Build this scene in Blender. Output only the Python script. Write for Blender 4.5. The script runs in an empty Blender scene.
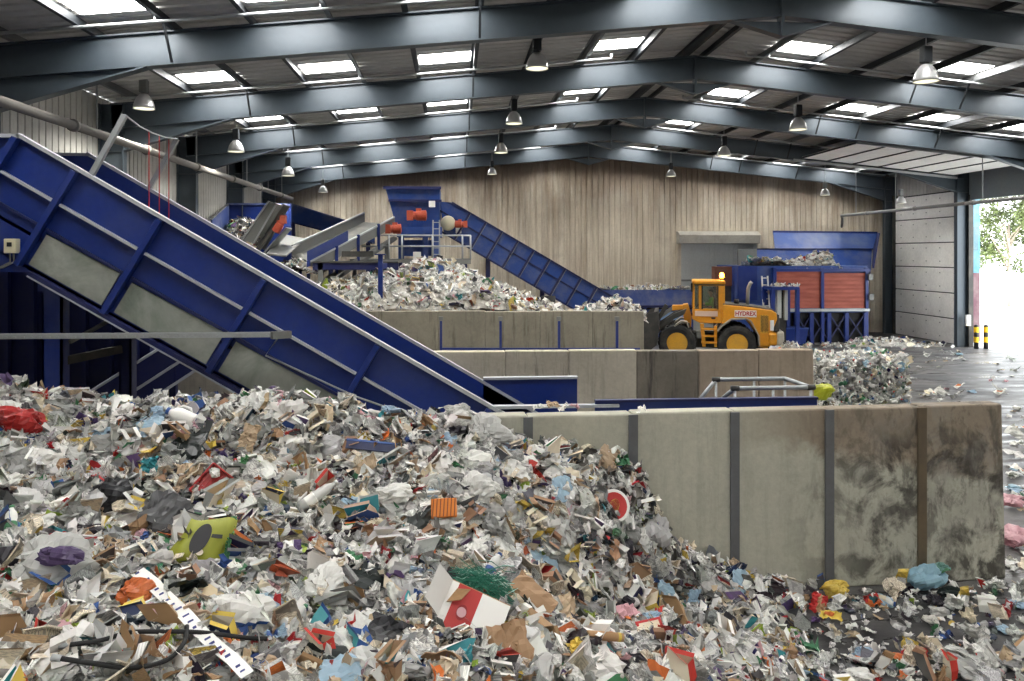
import bpy, math, random
import numpy as np
from mathutils import Vector, Matrix
R = math.radians
scn = bpy.context.scene
COL = scn.collection
rnd = random.Random(7)

# ---------------------------------------------------------------- camera model
F, HX, HY, CAMZ = 778.0, 512.0, 253.6, 4.3
YAW = R(4.18); CY, SY = math.cos(YAW), math.sin(YAW)
def _ray(px, py):
    a = (px - HX) / F
    return Vector((a * CY + SY, CY - a * SY, -(py - HY) / F))     # per unit of depth
def W(px, py, d):
    r = _ray(px, py); return Vector((r.x * d, r.y * d, CAMZ + r.z * d))
def WY(px, py, Y):
    r = _ray(px, py); return W(px, py, Y / r.y)
def WX(px, py, X):
    r = _ray(px, py); return W(px, py, X / r.x)
def WZ(px, py, Z):
    r = _ray(px, py); return W(px, py, (Z - CAMZ) / r.z)
def PX(X, Y, Z):
    d = Y * CY + X * SY
    return HX + F * (X * CY - Y * SY) / d, HY + F * (CAMZ - Z) / d, d

cam = bpy.data.objects.new('camera', bpy.data.cameras.new('camera')); COL.objects.link(cam)
cam.location = (0, 0, CAMZ); cam.rotation_euler = (R(90), 0, -YAW)
cam.data.sensor_width = 36; cam.data.lens = F / 1024 * 36
cam.data.shift_y = (HY - 340.5) / 1024
cam.data.clip_start = 0.1; cam.data.clip_end = 300
scn.camera = cam

# ---------------------------------------------------------------- materials
def srgb(r, g, b):
    f = lambda c: (c / 255 / 12.92) if c / 255 <= 0.04045 else ((c / 255 + 0.055) / 1.055) ** 2.4
    return (f(r), f(g), f(b), 1)
MATS = {}
class NT:
    def __init__(s, name):
        s.m = bpy.data.materials.new(name); s.m.use_nodes = True
        s.t = s.m.node_tree; s.t.nodes.clear()
        s.out = s.n('ShaderNodeOutputMaterial')
    def n(s, t, **k):
        x = s.t.nodes.new(t)
        for a, b in k.items():
            if a.startswith('i_'):
                x.inputs[a[2:].replace('_', ' ')].default_value = b
            else: setattr(x, a, b)
        return x
    def l(s, a, b): s.t.links.new(a, b)
    def ramp(s, fac, stops):
        r = s.n('ShaderNodeValToRGB'); s.l(fac, r.inputs[0])
        el = r.color_ramp.elements
        while len(el) < len(stops): el.new(0.5)
        for e, (p, c) in zip(el, stops):
            e.position = p; e.color = c if len(c) == 4 else (*c, 1)
        return r.outputs[0]
    def noise(s, vec, scale, detail=5, rough=.6, dist=0):
        x = s.n('ShaderNodeTexNoise'); x.inputs['Scale'].default_value = scale
        x.inputs['Detail'].default_value = detail; x.inputs['Roughness'].default_value = rough
        x.inputs['Distortion'].default_value = dist
        if vec is not None: s.l(vec, x.inputs['Vector'])
        return x.outputs[0]
    def mapping(s, vec, scale=(1, 1, 1), loc=(0, 0, 0)):
        x = s.n('ShaderNodeMapping'); x.inputs['Scale'].default_value = scale; x.inputs['Location'].default_value = loc
        s.l(vec, x.inputs['Vector']); return x.outputs[0]
    def obj(s): return s.n('ShaderNodeTexCoord').outputs['Object']
    def mix(s, fac, a, b, mode='MIX'):
        x = s.n('ShaderNodeMix', data_type='RGBA', blend_type=mode)
        for v, i in ((fac, 0), (a, 6), (b, 7)):
            if hasattr(v, 'links'): s.l(v, x.inputs[i])
            else: x.inputs[i].default_value = v
        return x.outputs[2]
    def math(s, op, a, b=0.0):
        x = s.n('ShaderNodeMath', operation=op)
        for v, i in ((a, 0), (b, 1)):
            if hasattr(v, 'links'): s.l(v, x.inputs[i])
            else: x.inputs[i].default_value = v
        return x.outputs[0]
    def bsdf(s, color, rough=.5, metal=0, bump=None, bstr=.3, bdist=.02, spec=.5):
        b = s.n('ShaderNodeBsdfPrincipled')
        for v, i in ((color, 'Base Color'), (rough, 'Roughness'), (metal, 'Metallic'), (spec, 'Specular IOR Level')):
            if hasattr(v, 'links'): s.l(v, b.inputs[i])
            else: b.inputs[i].default_value = v
        if bump is not None:
            u = s.n('ShaderNodeBump'); u.inputs['Strength'].default_value = bstr; u.inputs['Distance'].default_value = bdist
            s.l(bump, u.inputs['Height']); s.l(u.outputs[0], b.inputs['Normal'])
        s.l(b.outputs[0], s.out.inputs[0]); return b

def paint(name, c, rough=.45, metal=0, dirt=(.35, .33, .3), amt=.35, scale=1.3):
    """painted or bare metal with blotchy dust"""
    t = NT(name); o = t.obj()
    f = t.noise(o, scale, 6, .65); g = t.noise(o, scale * 9, 4, .6)
    k = t.math('MULTIPLY', t.ramp(f, [(.45, (0, 0, 0)), (.75, (1, 1, 1))]), amt)
    col = t.mix(k, c, (*dirt, 1))
    col = t.mix(.25, col, t.ramp(g, [(.3, (.6, .6, .6)), (.7, (1.15, 1.15, 1.15))]), 'MULTIPLY')
    t.bsdf(col, t.math('ADD', t.math('MULTIPLY', g, .25), rough - .1), metal)
    MATS[name] = t.m; return t.m
def flat(name, c, rough=.5, metal=0, emit=0):
    t = NT(name); b = t.bsdf(c, rough, metal)
    if emit:
        b.inputs['Emission Color'].default_value = c; b.inputs['Emission Strength'].default_value = emit
    MATS[name] = t.m; return t.m

BLUE = paint('blue_paint', srgb(16, 44, 120), .38, 0, (.09, .11, .2), .3)
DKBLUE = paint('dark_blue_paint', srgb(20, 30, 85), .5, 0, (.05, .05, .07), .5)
MBLUE = paint('mid_blue_paint', srgb(34, 70, 142), .5, 0, (.2, .2, .22), .45)
FBLUE = paint('dusty_blue_paint', srgb(62, 82, 142), .55, 0, (.3, .3, .32), .6)
GALV = paint('galvanised_steel', srgb(176, 180, 182), .42, .55, (.3, .3, .3), .3, 3)
RAIL = paint('grey_rail_paint', srgb(178, 182, 190), .5, .1, (.25, .24, .22), .35, 3)
STEEL = paint('frame_steel_paint', srgb(74, 84, 92), .4, .2, (.07, .08, .09), .4, .6)
PURL = paint('purlin_dark_steel', srgb(46, 50, 54), .5, .3, (.08, .08, .08), .4)
PURLG = paint('purlin_galvanised', srgb(120, 122, 122), .4, .6, (.1, .1, .1), .4)
GREYM = paint('grey_machine_metal', srgb(128, 130, 128), .55, .3, (.22, .2, .17), .5, 2)
BELT = paint('rubber_belt', srgb(112, 112, 108), .8, 0, (.3, .29, .26), .6, 2)
BLACK = flat('black_rubber', srgb(28, 28, 29), .8)
TYRE = paint('tyre_rubber', srgb(34, 35, 36), .85, 0, (.12, .11, .09), .5, 2)
YEL = paint('loader_yellow', srgb(222, 150, 28), .4, 0, (.3, .2, .08), .35, 1.5)
YEL2 = paint('rim_yellow', srgb(214, 160, 48), .5, 0, (.3, .2, .08), .4, 3)
DGREY = paint('dark_grey_metal', srgb(62, 62, 60), .6, .2, (.16, .14, .11), .5, 2)
MGREY = paint('mid_grey_paint', srgb(135, 132, 120), .6, 0, (.25, .22, .17), .4, 2)
ORANGE = flat('motor_orange', srgb(186, 84, 58), .55)
REDP = None
WHITE = flat('white_plastic', srgb(232, 232, 228), .4)
CREAM = flat('cream_enamel', srgb(214, 206, 176), .5)
RED = flat('red_plastic', srgb(196, 32, 30), .4)
RUST = paint('rusty_brown', srgb(120, 72, 56), .7, 0, (.2, .16, .12), .5, 2)
WOODT = flat('hi_vis_green', srgb(120, 190, 60), .7)
SKIN = flat('skin', srgb(190, 140, 115), .6)
HAIR = flat('dark_hair', srgb(40, 30, 24), .7)

# ---------------------------------------------------------------- mesh builder
class MB:
    def __init__(s): s.v = []; s.f = []
    def add(s, vs, fs):
        b = len(s.v); s.v += [Vector(x) for x in vs]; s.f += [tuple(b + i for i in f) for f in fs]; return s
    def box(s, c, size, rot=None):
        x, y, z = (k / 2 for k in size); M = rot or Matrix.Identity(3); c = Vector(c)
        vs = [c + M @ Vector(p) for p in ((-x,-y,-z),(x,-y,-z),(x,y,-z),(-x,y,-z),(-x,-y,z),(x,-y,z),(x,y,z),(-x,y,z))]
        return s.add(vs, [(0,3,2,1),(4,5,6,7),(0,1,5,4),(1,2,6,5),(2,3,7,6),(3,0,4,7)])
    def box2(s, a, b):
        a, b = Vector(a), Vector(b); return s.box((a + b) / 2, [abs(k) for k in (b - a)])
    def bar(s, a, b, w, h, up=(0, 0, 1)):
        """bar of width w (across) and height h (along up) from a to b"""
        a, b = Vector(a), Vector(b); d = (b - a); L = d.length; x = d / L
        u = Vector(up); y = u.cross(x)
        if y.length < 1e-4: y = Vector((0, 1, 0)).cross(x)
        y.normalize(); z = x.cross(y)
        return s.box((a + b) / 2, (L, w, h), Matrix((x, y, z)).transposed())
    def tube(s, a, b, r, n=10, r2=None, caps=True):
        a, b = Vector(a), Vector(b); r2 = r if r2 is None else r2
        x = (b - a).normalized(); y = x.orthogonal().normalized(); z = x.cross(y)
        vs = [p + (y * math.cos(t) + z * math.sin(t)) * q for p, q in ((a, r), (b, r2)) for t in (2 * math.pi * i / n for i in range(n))]
        fs = [(i, (i + 1) % n, n + (i + 1) % n, n + i) for i in range(n)]
        if caps: fs += [tuple(range(n - 1, -1, -1)), tuple(range(n, 2 * n))]
        return s.add(vs, fs)
    def pipe(s, pts, r, n=8):
        pts = [Vector(p) for p in pts]; rings = []; prev = None
        for i, p in enumerate(pts):
            x = ((pts[min(i + 1, len(pts) - 1)] - pts[max(i - 1, 0)])).normalized()
            y = x.orthogonal().normalized() if prev is None else (prev - x * prev.dot(x)).normalized()
            prev = y; z = x.cross(y)
            rings.append([p + (y * math.cos(2 * math.pi * k / n) + z * math.sin(2 * math.pi * k / n)) * r for k in range(n)])
        vs = [q for rg in rings for q in rg]; fs = []
        for i in range(len(pts) - 1):
            fs += [(i*n+k, i*n+(k+1)%n, (i+1)*n+(k+1)%n, (i+1)*n+k) for k in range(n)]
        fs += [tuple(range(n - 1, -1, -1)), tuple(range((len(pts)-1)*n, len(pts)*n))]
        return s.add(vs, fs)
    def lathe(s, prof, o=(0, 0, 0), axis=(0, 0, 1), n=20):
        """prof: list of (radius, distance along axis)"""
        x = Vector(axis).normalized(); y = x.orthogonal().normalized(); z = x.cross(y); o = Vector(o)
        vs = [o + x * h + (y * math.cos(2*math.pi*k/n) + z * math.sin(2*math.pi*k/n)) * r for r, h in prof for k in range(n)]
        fs = [(i*n+k, i*n+(k+1)%n, (i+1)*n+(k+1)%n, (i+1)*n+k) for i in range(len(prof)-1) for k in range(n)]
        if prof[0][0] > 1e-4: fs.append(tuple(range(n - 1, -1, -1)))
        if prof[-1][0] > 1e-4: fs.append(tuple(range((len(prof)-1)*n, len(prof)*n)))
        return s.add(vs, fs)
    def prism(s, poly, ext):
        """poly: 3-D points of a planar polygon; ext: extrusion vector"""
        e = Vector(ext); p = [Vector(q) for q in poly]; n = len(p)
        return s.add(p + [q + e for q in p], [tuple(range(n - 1, -1, -1)), tuple(range(n, 2*n))] + [(i, (i+1)%n, n+(i+1)%n, n+i) for i in range(n)])
    def build(s, name, mat, parent=None, smooth=False, bevel=0, fix=True):
        me = bpy.data.meshes.new(name); me.from_pydata([tuple(v) for v in s.v], [], s.f)
        if fix:
            import bmesh
            bm = bmesh.new(); bm.from_mesh(me); bmesh.ops.recalc_face_normals(bm, faces=bm.faces); bm.to_mesh(me); bm.free()
        if mat is not None: me.materials.append(mat)
        o = bpy.data.objects.new(name, me); COL.objects.link(o)
        if parent is not None:
            o.parent = parent
            if LOCAL.get(parent.name): me.transform(LOCAL[parent.name]); LOCAL[o.name] = LOCAL[parent.name]
        if smooth:
            for p in me.polygons: p.use_smooth = True
        if bevel:
            b = o.modifiers.new('bevel', 'BEVEL'); b.width = bevel; b.segments = 2; b.limit_method = 'ANGLE'; b.angle_limit = R(40)
        return o
LOCAL = {}
def tag(o, label=None, cat=None, group=None, kind=None):
    for k, v in (('label', label), ('category', cat), ('group', group), ('kind', kind)):
        if v: o[k] = v
    return o
def thing(name, label, cat, loc=(0, 0, 0), rz=0, group=None, world=True):
    """Empty at the base of a thing. world=True: its parts are given in world coordinates."""
    o = bpy.data.objects.new(name, None); COL.objects.link(o); o.empty_display_size = .2
    o.location = loc; o.rotation_euler = (0, 0, rz)
    tag(o, label, cat, group)
    if world: LOCAL[o.name] = (Matrix.Translation(Vector(loc)) @ Matrix.Rotation(rz, 4, 'Z')).inverted()
    return o
def struct(o): o['kind'] = 'structure'; return o
def copy_tree(o, parent=None):
    c = o.copy(); COL.objects.link(c)
    if parent is not None: c.parent = parent
    for ch in o.children: copy_tree(ch, c)
    return c
# ================================================================ the shed
XL, XR, XM = -9.8, 23.7, 6.96            # cladding faces and ridge
FY = [16.2 + 6.02 * i for i in range(-4, 5)]   # portal frames
YB = 41.0                                # back wall
SL = .0994
def zr(X, base): return base - SL * abs(X - XM)      # heights that follow the roof pitch
ZT, ZB = CAMZ + 5.75, CAMZ + 5.06        # rafter top / bottom at the ridge
ZS = ZT + .23                            # sheeting

def corrugated(name, o, u, v, L, H, pitch, depth, nrm, mat, parent=None):
    """trapezoidal sheet: ribs follow v, repeat along u"""
    o, u, v, nrm = Vector(o), Vector(u), Vector(v), Vector(nrm); vs = []; fs = []; k = 0; x = 0
    prof = [(0, 0), (.62, 0), (.70, 1), (.92, 1)] if depth < 0 else [(0, 1), (.80, 1), (.84, 0), (.96, 0)]
    pts = []
    while x < L:
        for a, d in prof:
            if x + a * pitch <= L: pts.append((x + a * pitch, d * depth))
        x += pitch
    pts.append((L, 0))
    for a, d in pts:
        h = H(a) if callable(H) else H
        b = o + u * a + nrm * d; vs += [b, b + v * h]
    for i in range(len(pts) - 1): fs.append((2*i, 2*i+2, 2*i+3, 2*i+1))
    return MB().add(vs, fs).build(name, mat, parent, fix=False)

# --- cladding materials
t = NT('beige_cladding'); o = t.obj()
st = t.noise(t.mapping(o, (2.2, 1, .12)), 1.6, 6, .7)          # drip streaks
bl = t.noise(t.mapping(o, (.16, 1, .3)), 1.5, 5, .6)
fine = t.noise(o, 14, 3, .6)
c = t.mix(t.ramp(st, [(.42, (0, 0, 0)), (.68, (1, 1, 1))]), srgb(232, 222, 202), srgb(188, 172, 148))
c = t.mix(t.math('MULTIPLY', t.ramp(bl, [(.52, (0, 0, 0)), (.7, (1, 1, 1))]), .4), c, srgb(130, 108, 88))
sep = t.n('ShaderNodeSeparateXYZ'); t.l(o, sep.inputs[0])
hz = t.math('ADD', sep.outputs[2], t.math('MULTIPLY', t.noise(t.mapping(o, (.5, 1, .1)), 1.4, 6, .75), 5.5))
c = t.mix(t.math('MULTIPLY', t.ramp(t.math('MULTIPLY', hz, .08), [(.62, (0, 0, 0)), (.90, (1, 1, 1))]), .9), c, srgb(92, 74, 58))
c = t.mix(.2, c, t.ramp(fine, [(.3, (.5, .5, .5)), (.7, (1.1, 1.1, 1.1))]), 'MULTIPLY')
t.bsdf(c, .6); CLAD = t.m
GCLAD = paint('grey_cladding', srgb(196, 194, 188), .6, 0, (.3, .29, .27), .5, .8)
ROOF = paint('roof_sheeting', srgb(196, 195, 192), .6, 0, (.35, .35, .35), .5, .5)
t = NT('rooflight_sheet'); e = t.n('ShaderNodeEmission'); e.inputs[0].default_value = (1, .985, .96, 1); e.inputs[1].default_value = 18.0
t.l(e.outputs[0], t.out.inputs[0]); SKYL = t.m

# --- floor
t = NT('wet_concrete_floor'); o = t.obj()
n1 = t.noise(o, .45, 7, .65, .6); n2 = t.noise(t.mapping(o, (.35, 1.6, 1)), 1.3, 7, .7); n3 = t.noise(o, 9, 5, .7)
c = t.mix(t.ramp(n1, [(.38, (0, 0, 0)), (.66, (1, 1, 1))]), srgb(62, 61, 63), srgb(104, 102, 100))
c = t.mix(t.math('MULTIPLY', t.ramp(n2, [(.5, (0, 0, 0)), (.68, (1, 1, 1))]), .6), c, srgb(58, 56, 56))
c = t.mix(.3, c, t.ramp(n3, [(.3, (.55, .55, .55)), (.7, (1.2, 1.2, 1.2))]), 'MULTIPLY')
rg = t.ramp(n2, [(.4, (.6, .6, .6)), (.54, (.42, .42, .42)), (.66, (.09, .09, .09))])
t.bsdf(c, rg, 0, n3, .35, .012, .4)
floor_ = struct(MB().box2((XL - .3, -4.5, -.3), (XR + .3, YB + .3, 0)).build('floor', t.m))

# --- walls
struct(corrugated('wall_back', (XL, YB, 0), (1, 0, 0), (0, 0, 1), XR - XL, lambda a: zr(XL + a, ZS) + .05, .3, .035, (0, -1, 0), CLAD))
wl = struct(corrugated('wall_left', (XL, -4, 2.6), (0, 1, 0), (0, 0, 1), YB + 4, zr(XL, ZS) - 2.6, .3, .035, (1, 0, 0), GCLAD))
MB().box2((XL - .25, -4, 0), (XL + .06, YB, 2.6)).build('wall_panel', flat('blockwork_grey', srgb(120, 118, 112), .85), wl)
struct(corrugated('wall_south', (XL, -4.2, 0), (1, 0, 0), (0, 0, 1), XR - XL, lambda a: zr(XL + a, ZS) + .05, .3, .035, (0, 1, 0), GCLAD))
# right wall: cladding around two door bays
wr = struct(corrugated('wall_right', (XR, -4.2, 0), (0, 1, 0), (0, 0, 1), FY[6] + 4.2, zr(XR, ZS), .3, .035, (-1, 0, 0), GCLAD))
corrugated('wall_panel', (XR, FY[6], 7.25), (0, 1, 0), (0, 0, 1), YB - FY[6], zr(XR, ZS) - 7.25, .3, .035, (-1, 0, 0), GCLAD, wr)
MB().box2((XR - .02, FY[8] + .15, 0), (XR + .1, YB, 7.3)).build('wall_panel', GCLAD, wr)
# --- roof sheeting: ribs run down the slope
for nm, a, b in (('ceiling_west', XL - .3, XM), ('ceiling_east', XM, XR + .3)):
    za, zb = zr(a, ZS), zr(b, ZS); d = Vector((b - a, 0, zb - za))
    struct(corrugated(nm, (a, -4, za), (0, 1, 0), d.normalized(), YB + 4.3, d.length, .36, -.04, (0, 0, -1), ROOF))

# --- portal frames
PUR = [XM + s * (.3 if k == 0 else 1.82 + 1.545 * (k - 1)) for s in (-1, 1) for k in range(0, 11)]
PUR = [x for x in PUR if XL + .2 < x < XR - .2]
def i_beam(mb, a, b, depth, fw=.26, ft=.03, wt=.02, up=(0, 0, 1)):
    """a, b: centre of the top flange's upper face"""
    a, b, u = Vector(a), Vector(b), Vector(up)
    mb.bar(a - u * ft/2, b - u * ft/2, fw, ft, up); mb.bar(a - u * (depth - ft/2), b - u * (depth - ft/2), fw, ft, up)
    mb.bar(a - u * depth/2, b - u * depth/2, wt, depth - 2*ft, up)
def frame(y, i):
    root = thing('roof_beam', None, None, (XM, y, 0)); struct(root); P = root
    for s in (-1, 1):
        xe = XL + .35 if s < 0 else XR - .35          # column centre line
        mb = MB(); i_beam(mb, (XM, y, ZT), (xe, y, zr(xe, ZT)), ZT - ZB); mb.build('rafter', STEEL, P)
        xi = XL + .7 if s < 0 else XR - .7            # inner flange
        xh = xi - s * 2.9
        mb = MB()                                      # haunch: web plate and sloping flange
        p0, p1, p2 = Vector((xi, y - .01, zr(xi, ZB) - .62)), Vector((xi, y - .01, zr(xi, ZB))), Vector((xh, y - .01, zr(xh, ZB)))
        mb.prism([p0, p1, p2], (0, .02, 0)); mb.bar(p0 + Vector((0, .01, 0)), p2 + Vector((0, .01, 0)), .26, .03)
        mb.build('haunch', STEEL, P)
        mb = MB()                                      # column: an I section, web across the span
        x0, x1 = sorted((xi, xi + s * .66)); zt = zr(xe, ZT)
        mb.box2((x0, y - .01, 0), (x1, y + .01, zt)); mb.box2((x0, y - .13, 0), (x0 + .03, y + .13, zt)); mb.box2((x1 - .03, y - .13, 0), (x1, y + .13, zt))
        mb.box2((x0, y - .12, zr(xi, ZB) - .66), (x1, y + .12, zr(xi, ZB) - .63))
        mb.build('column', STEEL, P)
    mb = MB()                                          # apex gusset and end plates
    mb.prism([(XM - 1.05, y - .012, ZB - .1), (XM + 1.05, y - .012, ZB - .1), (XM, y - .012, ZB - .41)], (0, .024, 0))
    for s in (-1, 1): mb.bar((XM + s * 1.1, y, ZB - .1), (XM, y, ZB - .42), .22, .025)
    mb.box2((XM - .03, y - .13, ZB - .42), (XM + .03, y + .13, ZT - .02)); mb.build('apex_plate', STEEL, P)
    mb = MB()
    for x in ([-7.25, -5.7, .48] if i < 3 else [-5.7, .48]) + [13.43, 14.97, 18.06]:     # fly braces up to the purlins
        pu = min(PUR, key=lambda q: abs(q - x))
        mb.bar((pu, y - .1, zr(pu, ZB) + .02), (pu, y - .62, zr(pu, ZT) + .08), .05, .025)
    mb.build('brace', PURL, P)
    return root
for i, y in enumerate(FY): frame(y, i)
# --- purlins, each the length of the shed
for k, x in enumerate(sorted(PUR)):
    mb = MB(); z = zr(x, ZT); s = 1 if x < XM else -1
    mb.box2((x - .012, -4, z), (x + .012, YB, z + .2)); mb.box2((x, -4, z), (x + s * .085, YB, z + .014)); mb.box2((x - s * .085, -4, z + .19), (x, YB, z + .204))
    struct(mb.build('ceiling_beam', PURL if k % 4 else PURLG))
# --- rooflights
wn = 1
PL = sorted([x for x in PUR if x < XM], reverse=True); PRt = sorted([x for x in PUR if x > XM])
for y in FY[0:8]:
    for cells in (PL, PRt):
        for k in (1, 4, 6, 8):
            if k + 1 >= len(cells): continue
            a, b = cells[k] , cells[k + 1]; a, b = (min(a, b) + .09, max(a, b) - .09)
            y0, y1 = y + 4.3, y + 5.25
            if b > 14.5 and abs(y - FY[6]) < .1: continue          # above the raised door
            mb = MB().add([(a, y0, zr(a, ZS) - .012), (b, y0, zr(b, ZS) - .012), (b, y1, zr(b, ZS) - .012), (a, y1, zr(a, ZS) - .012)], [(0, 1, 2, 3)])
            m2 = mb.build('window_%d' % wn, SKYL, fix=False); struct(m2); wn += 1
            md = m2.modifiers.new('thick', 'SOLIDIFY'); md.thickness = .006; md.offset = 1
# --- thin conduits under the purlins in each bay
SIDES = {-1: (XL + .9, 4.3), 1: (8.1, XR - 1.2)}
where = ['over the heap', 'second bay from the camera', 'third bay from the camera', 'fourth bay from the camera', 'bay before the back wall', 'last bay']
for bi, y in enumerate(FY[3:8]):
    for s, nm in ((-1, 'west'), (1, 'east')):
        x0, x1 = SIDES[s]; yy = y + 5.0
        rt = thing('conduit_pipe', 'thin galvanised conduit under the %s roof slope, %s' % ('left-hand' if s < 0 else 'right-hand', where[bi]), 'pipe', (x0, yy, 8))
        mb = MB(); z = lambda x: zr(x, ZT) - .1
        mb.tube((x0, yy, z(x0)), (x1, yy, z(x1)), .032, 8); mb.tube((x0 if s > 0 else x1, yy, z(x0 if s > 0 else x1) - .01), (x0 if s > 0 else x1, yy, z(x0 if s > 0 else x1) + .12), .03, 8)
        mb.build('pipe', GALV, rt, True)
        for x in [q for q in PUR if x0 < q < x1][::2]:
            MB().bar((x, yy, z(x)), (x, yy, z(x) + .15), .03, .006, (0, 1, 0)).build('hanger', GALV, rt)
# --- big pipe along the left wall, hung on rods; smaller pipe on the right
def long_pipe(label, X, Z, r, y0, y1, rods, mat, tail=None):
    rt = thing('suspended_pipe', label, 'pipe', (X, y0, Z))
    pts = [(X, y0, Z), (X, y1, Z)] + (tail or [])
    mb = MB(); mb.pipe(pts, r, 12); mb.build('pipe', mat, rt, True)
    for y in np.arange(y0 + 1.4, y1, 4.0): MB().tube((X, y - .06, Z), (X, y + .06, Z), r * 1.35, 12).build('collar', mat, rt, True)
    for y in rods:
        MB().tube((X, y, Z), (X, y, zr(X, ZT)), .02, 6).build('rod', GALV, rt)
long_pipe('thick grey pipe running along the left wall under the rafters', -8.2, 7.06, .1, 4, 39.8, [18.5, 22.9, 25.4, 28.9, 31.4, 34.9, 37.6], paint('pipe_grey', srgb(128, 124, 118), .6, 0, (.2, .19, .18), .4))
long_pipe('slim grey pipe crossing in front of the tall sectional door', 20.5, 6.32, .075, 20, 40.0, [22.9, 28.9, 34.9, 38.5], paint('pipe_light', srgb(150, 150, 148), .5, .2, (.2, .19, .18), .4), [(20.7, 40.3, 6.2), (20.9, 40.75, 5.75)])

# --- high-bay lamps
def make_lamp(mat_box):
    root = thing('high_bay_lamp', 'lamp', 'lamp', (0, 0, 0), world=False)
    mb = MB(); mb.box((0, 0, .60), (.2, .2, .36)); mb.tube((0, 0, .42), (0, 0, .36), .07, 12)
    mb.build('ballast_box', mat_box, root, bevel=.02)
    mb = MB(); mb.lathe([(.055, .40), (.10, .38), (.17, .30), (.225, .2), (.26, .08), (.27, 0), (.26, 0), (.25, .08), (.215, .2), (.16, .29), (.05, .37)], n=24)
    mb.build('reflector', LAMPAL, root, True)
    mb = MB(); mb.lathe([(0.0, .02), (.255, .02), (.255, .035), (0, .035)], n=24); mb.build('lens', LENS, root)
    mb = MB(); mb.tube((0, 0, .78), (0, 0, 1.0), .012, 6); mb.build('hook', GALV, root)
    return root
LAMPAL = flat('spun_aluminium', srgb(225, 225, 225), .3, .45)
LENS = flat('lamp_lens', srgb(245, 240, 205), .3, 0, .9)
protos = {'l': make_lamp(GREYM), 'd': make_lamp(PURL)}
used = set()
LAMPS = [(144, 109, -6.2, 'l', 'grey-topped bell lamp hanging above the pair of poles on the big conveyor'),
         (236, 152, None, 'd', 'bell lamp second along the row beside the left wall'),
         (288, 176, None, 'd', 'bell lamp third along the row beside the left wall'),
         (323, 190, None, 'l', 'small far bell lamp ending the row beside the left wall'),
         (537, 69, 2.0, 'd', 'black-topped bell lamp nearest in the row over the middle of the shed'),
         (514, 124, None, 'd', 'bell lamp second along the row over the middle of the shed'),
         (501, 153, None, 'd', 'bell lamp third along the row over the middle of the shed'),
         (492, 172, None, 'd', 'small far bell lamp in front of the back wall above the blue hopper'),
         (926, 82, 0, 'd', 'large black-topped bell lamp nearest on the right-hand roof slope'),
         (798, 130, None, 'd', 'bell lamp second along the row on the right-hand roof slope'),
         (724, 156, None, 'd', 'bell lamp third along the row on the right-hand roof slope'),
         (671, 174, None, 'd', 'small far bell lamp near the back wall under the ridge'),
         (825, 193, None, 'l', 'small far bell lamp above the red-panelled machine'),
         (901, 201, None, 'l', 'small far bell lamp in front of the tall sectional door')]
LD = [20.2, 26.2, 32.2, 38.0, 18.4, 24.6, 30.8, 37.6, 17.2, 24.2, 31.0, 37.0, 37.4, 36.0]
for (px, py, _x, kind, lab), d in zip(LAMPS, LD):
    p = W(px, py, d)
    o = protos[kind] if kind not in used else copy_tree(protos[kind]); used.add(kind)
    o.location = p; o['label'] = lab
    if d > 35: o.scale = (.84,) * 3; o.location.z -= .12; o['group'] = 'high bay lamps under the roof'
    zt = zr(p.x, ZT) - p.z - .03
    ll = bpy.data.lights.new('lamp_light', 'SPOT'); ll.energy = 420; ll.spot_size = R(150); ll.spot_blend = .6; ll.shadow_soft_size = .22; ll.color = (1, .97, .9)
    lo_ = bpy.data.objects.new('lamp_light', ll); COL.objects.link(lo_); lo_.location = p + Vector((0, 0, -.02))
    hk = [c for c in o.children if c.name.startswith('hook')][0]
    me = MB().tube((0, 0, .78), (0, 0, max(.9, zt)), .012, 6)
    m = bpy.data.meshes.new('hook'); m.from_pydata([tuple(v) for v in me.v], [], me.f); m.materials.append(GALV); hk.data = m

# --- sectional doors on the right
DOORM = paint('door_panel_white', srgb(246, 245, 240), .5, 0, (.55, .54, .52), .3, 1.2)
d1 = struct(thing('door_1', None, None, (XR - .12, FY[7], 0)))
for k in range(6):
    z0 = k * 1.21
    MB().box2((XR - .16, FY[7] + .2, z0 + .025), (XR - .08, FY[8] - .14, z0 + 1.185)).build('door_panel', DOORM, d1, bevel=.02)
    mb = MB()
    for j in range(5):
        for zz in (.3, .95): mb.box((XR - .165, FY[7] + .9 + j * 1.1, z0 + zz), (.02, .05, .05))
    mb.build('fixing', GREYM, d1)
MB().box2((XR - .1, FY[7] + .15, 0), (XR - .05, FY[8] - .1, 7.3)).build('door_seal', PURL, d1)
for y in (FY[7] + .19, FY[8] - .16): MB().box2((XR - .3, y - .05, 0), (XR - .05, y + .05, 7.4)).build('door_frame', DGREY, d1)
d2 = struct(thing('door_2', None, None, (XR - .2, FY[6], 7)))
for k in range(6):                                   # the raised leaf lies under the roof slope
    xa, xb = 22.7 - k * 1.2, 22.7 - k * 1.2 - 1.16
    za, zb = zr(xa, ZB) + .12, zr(xb, ZB) + .12
    MB().bar((xa, (FY[6] + FY[7]) / 2, za), (xb, (FY[6] + FY[7]) / 2, zb), 5.4, .05).build('door_panel', DOORM, d2)
    MB().bar((xb, FY[6] + .3, zb - .03), (xb, FY[7] - .3, zb - .03), .06, .06).build('door_hinge', PURL, d2)
for y in (FY[6] + .25, FY[7] - .25):
    MB().bar((22.9, y, zr(22.9, ZB) - .02), (15.2, y, zr(15.2, ZB) - .02), .06, .1).build('door_track', GALV, d2)
MB().box2((XR - .15, FY[6] + .14, 6.75), (XR - .05, FY[7] - .14, 8.4)).build('door_lintel', paint('lintel_grey', srgb(140, 150, 156), .5, .2), d2)
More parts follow.
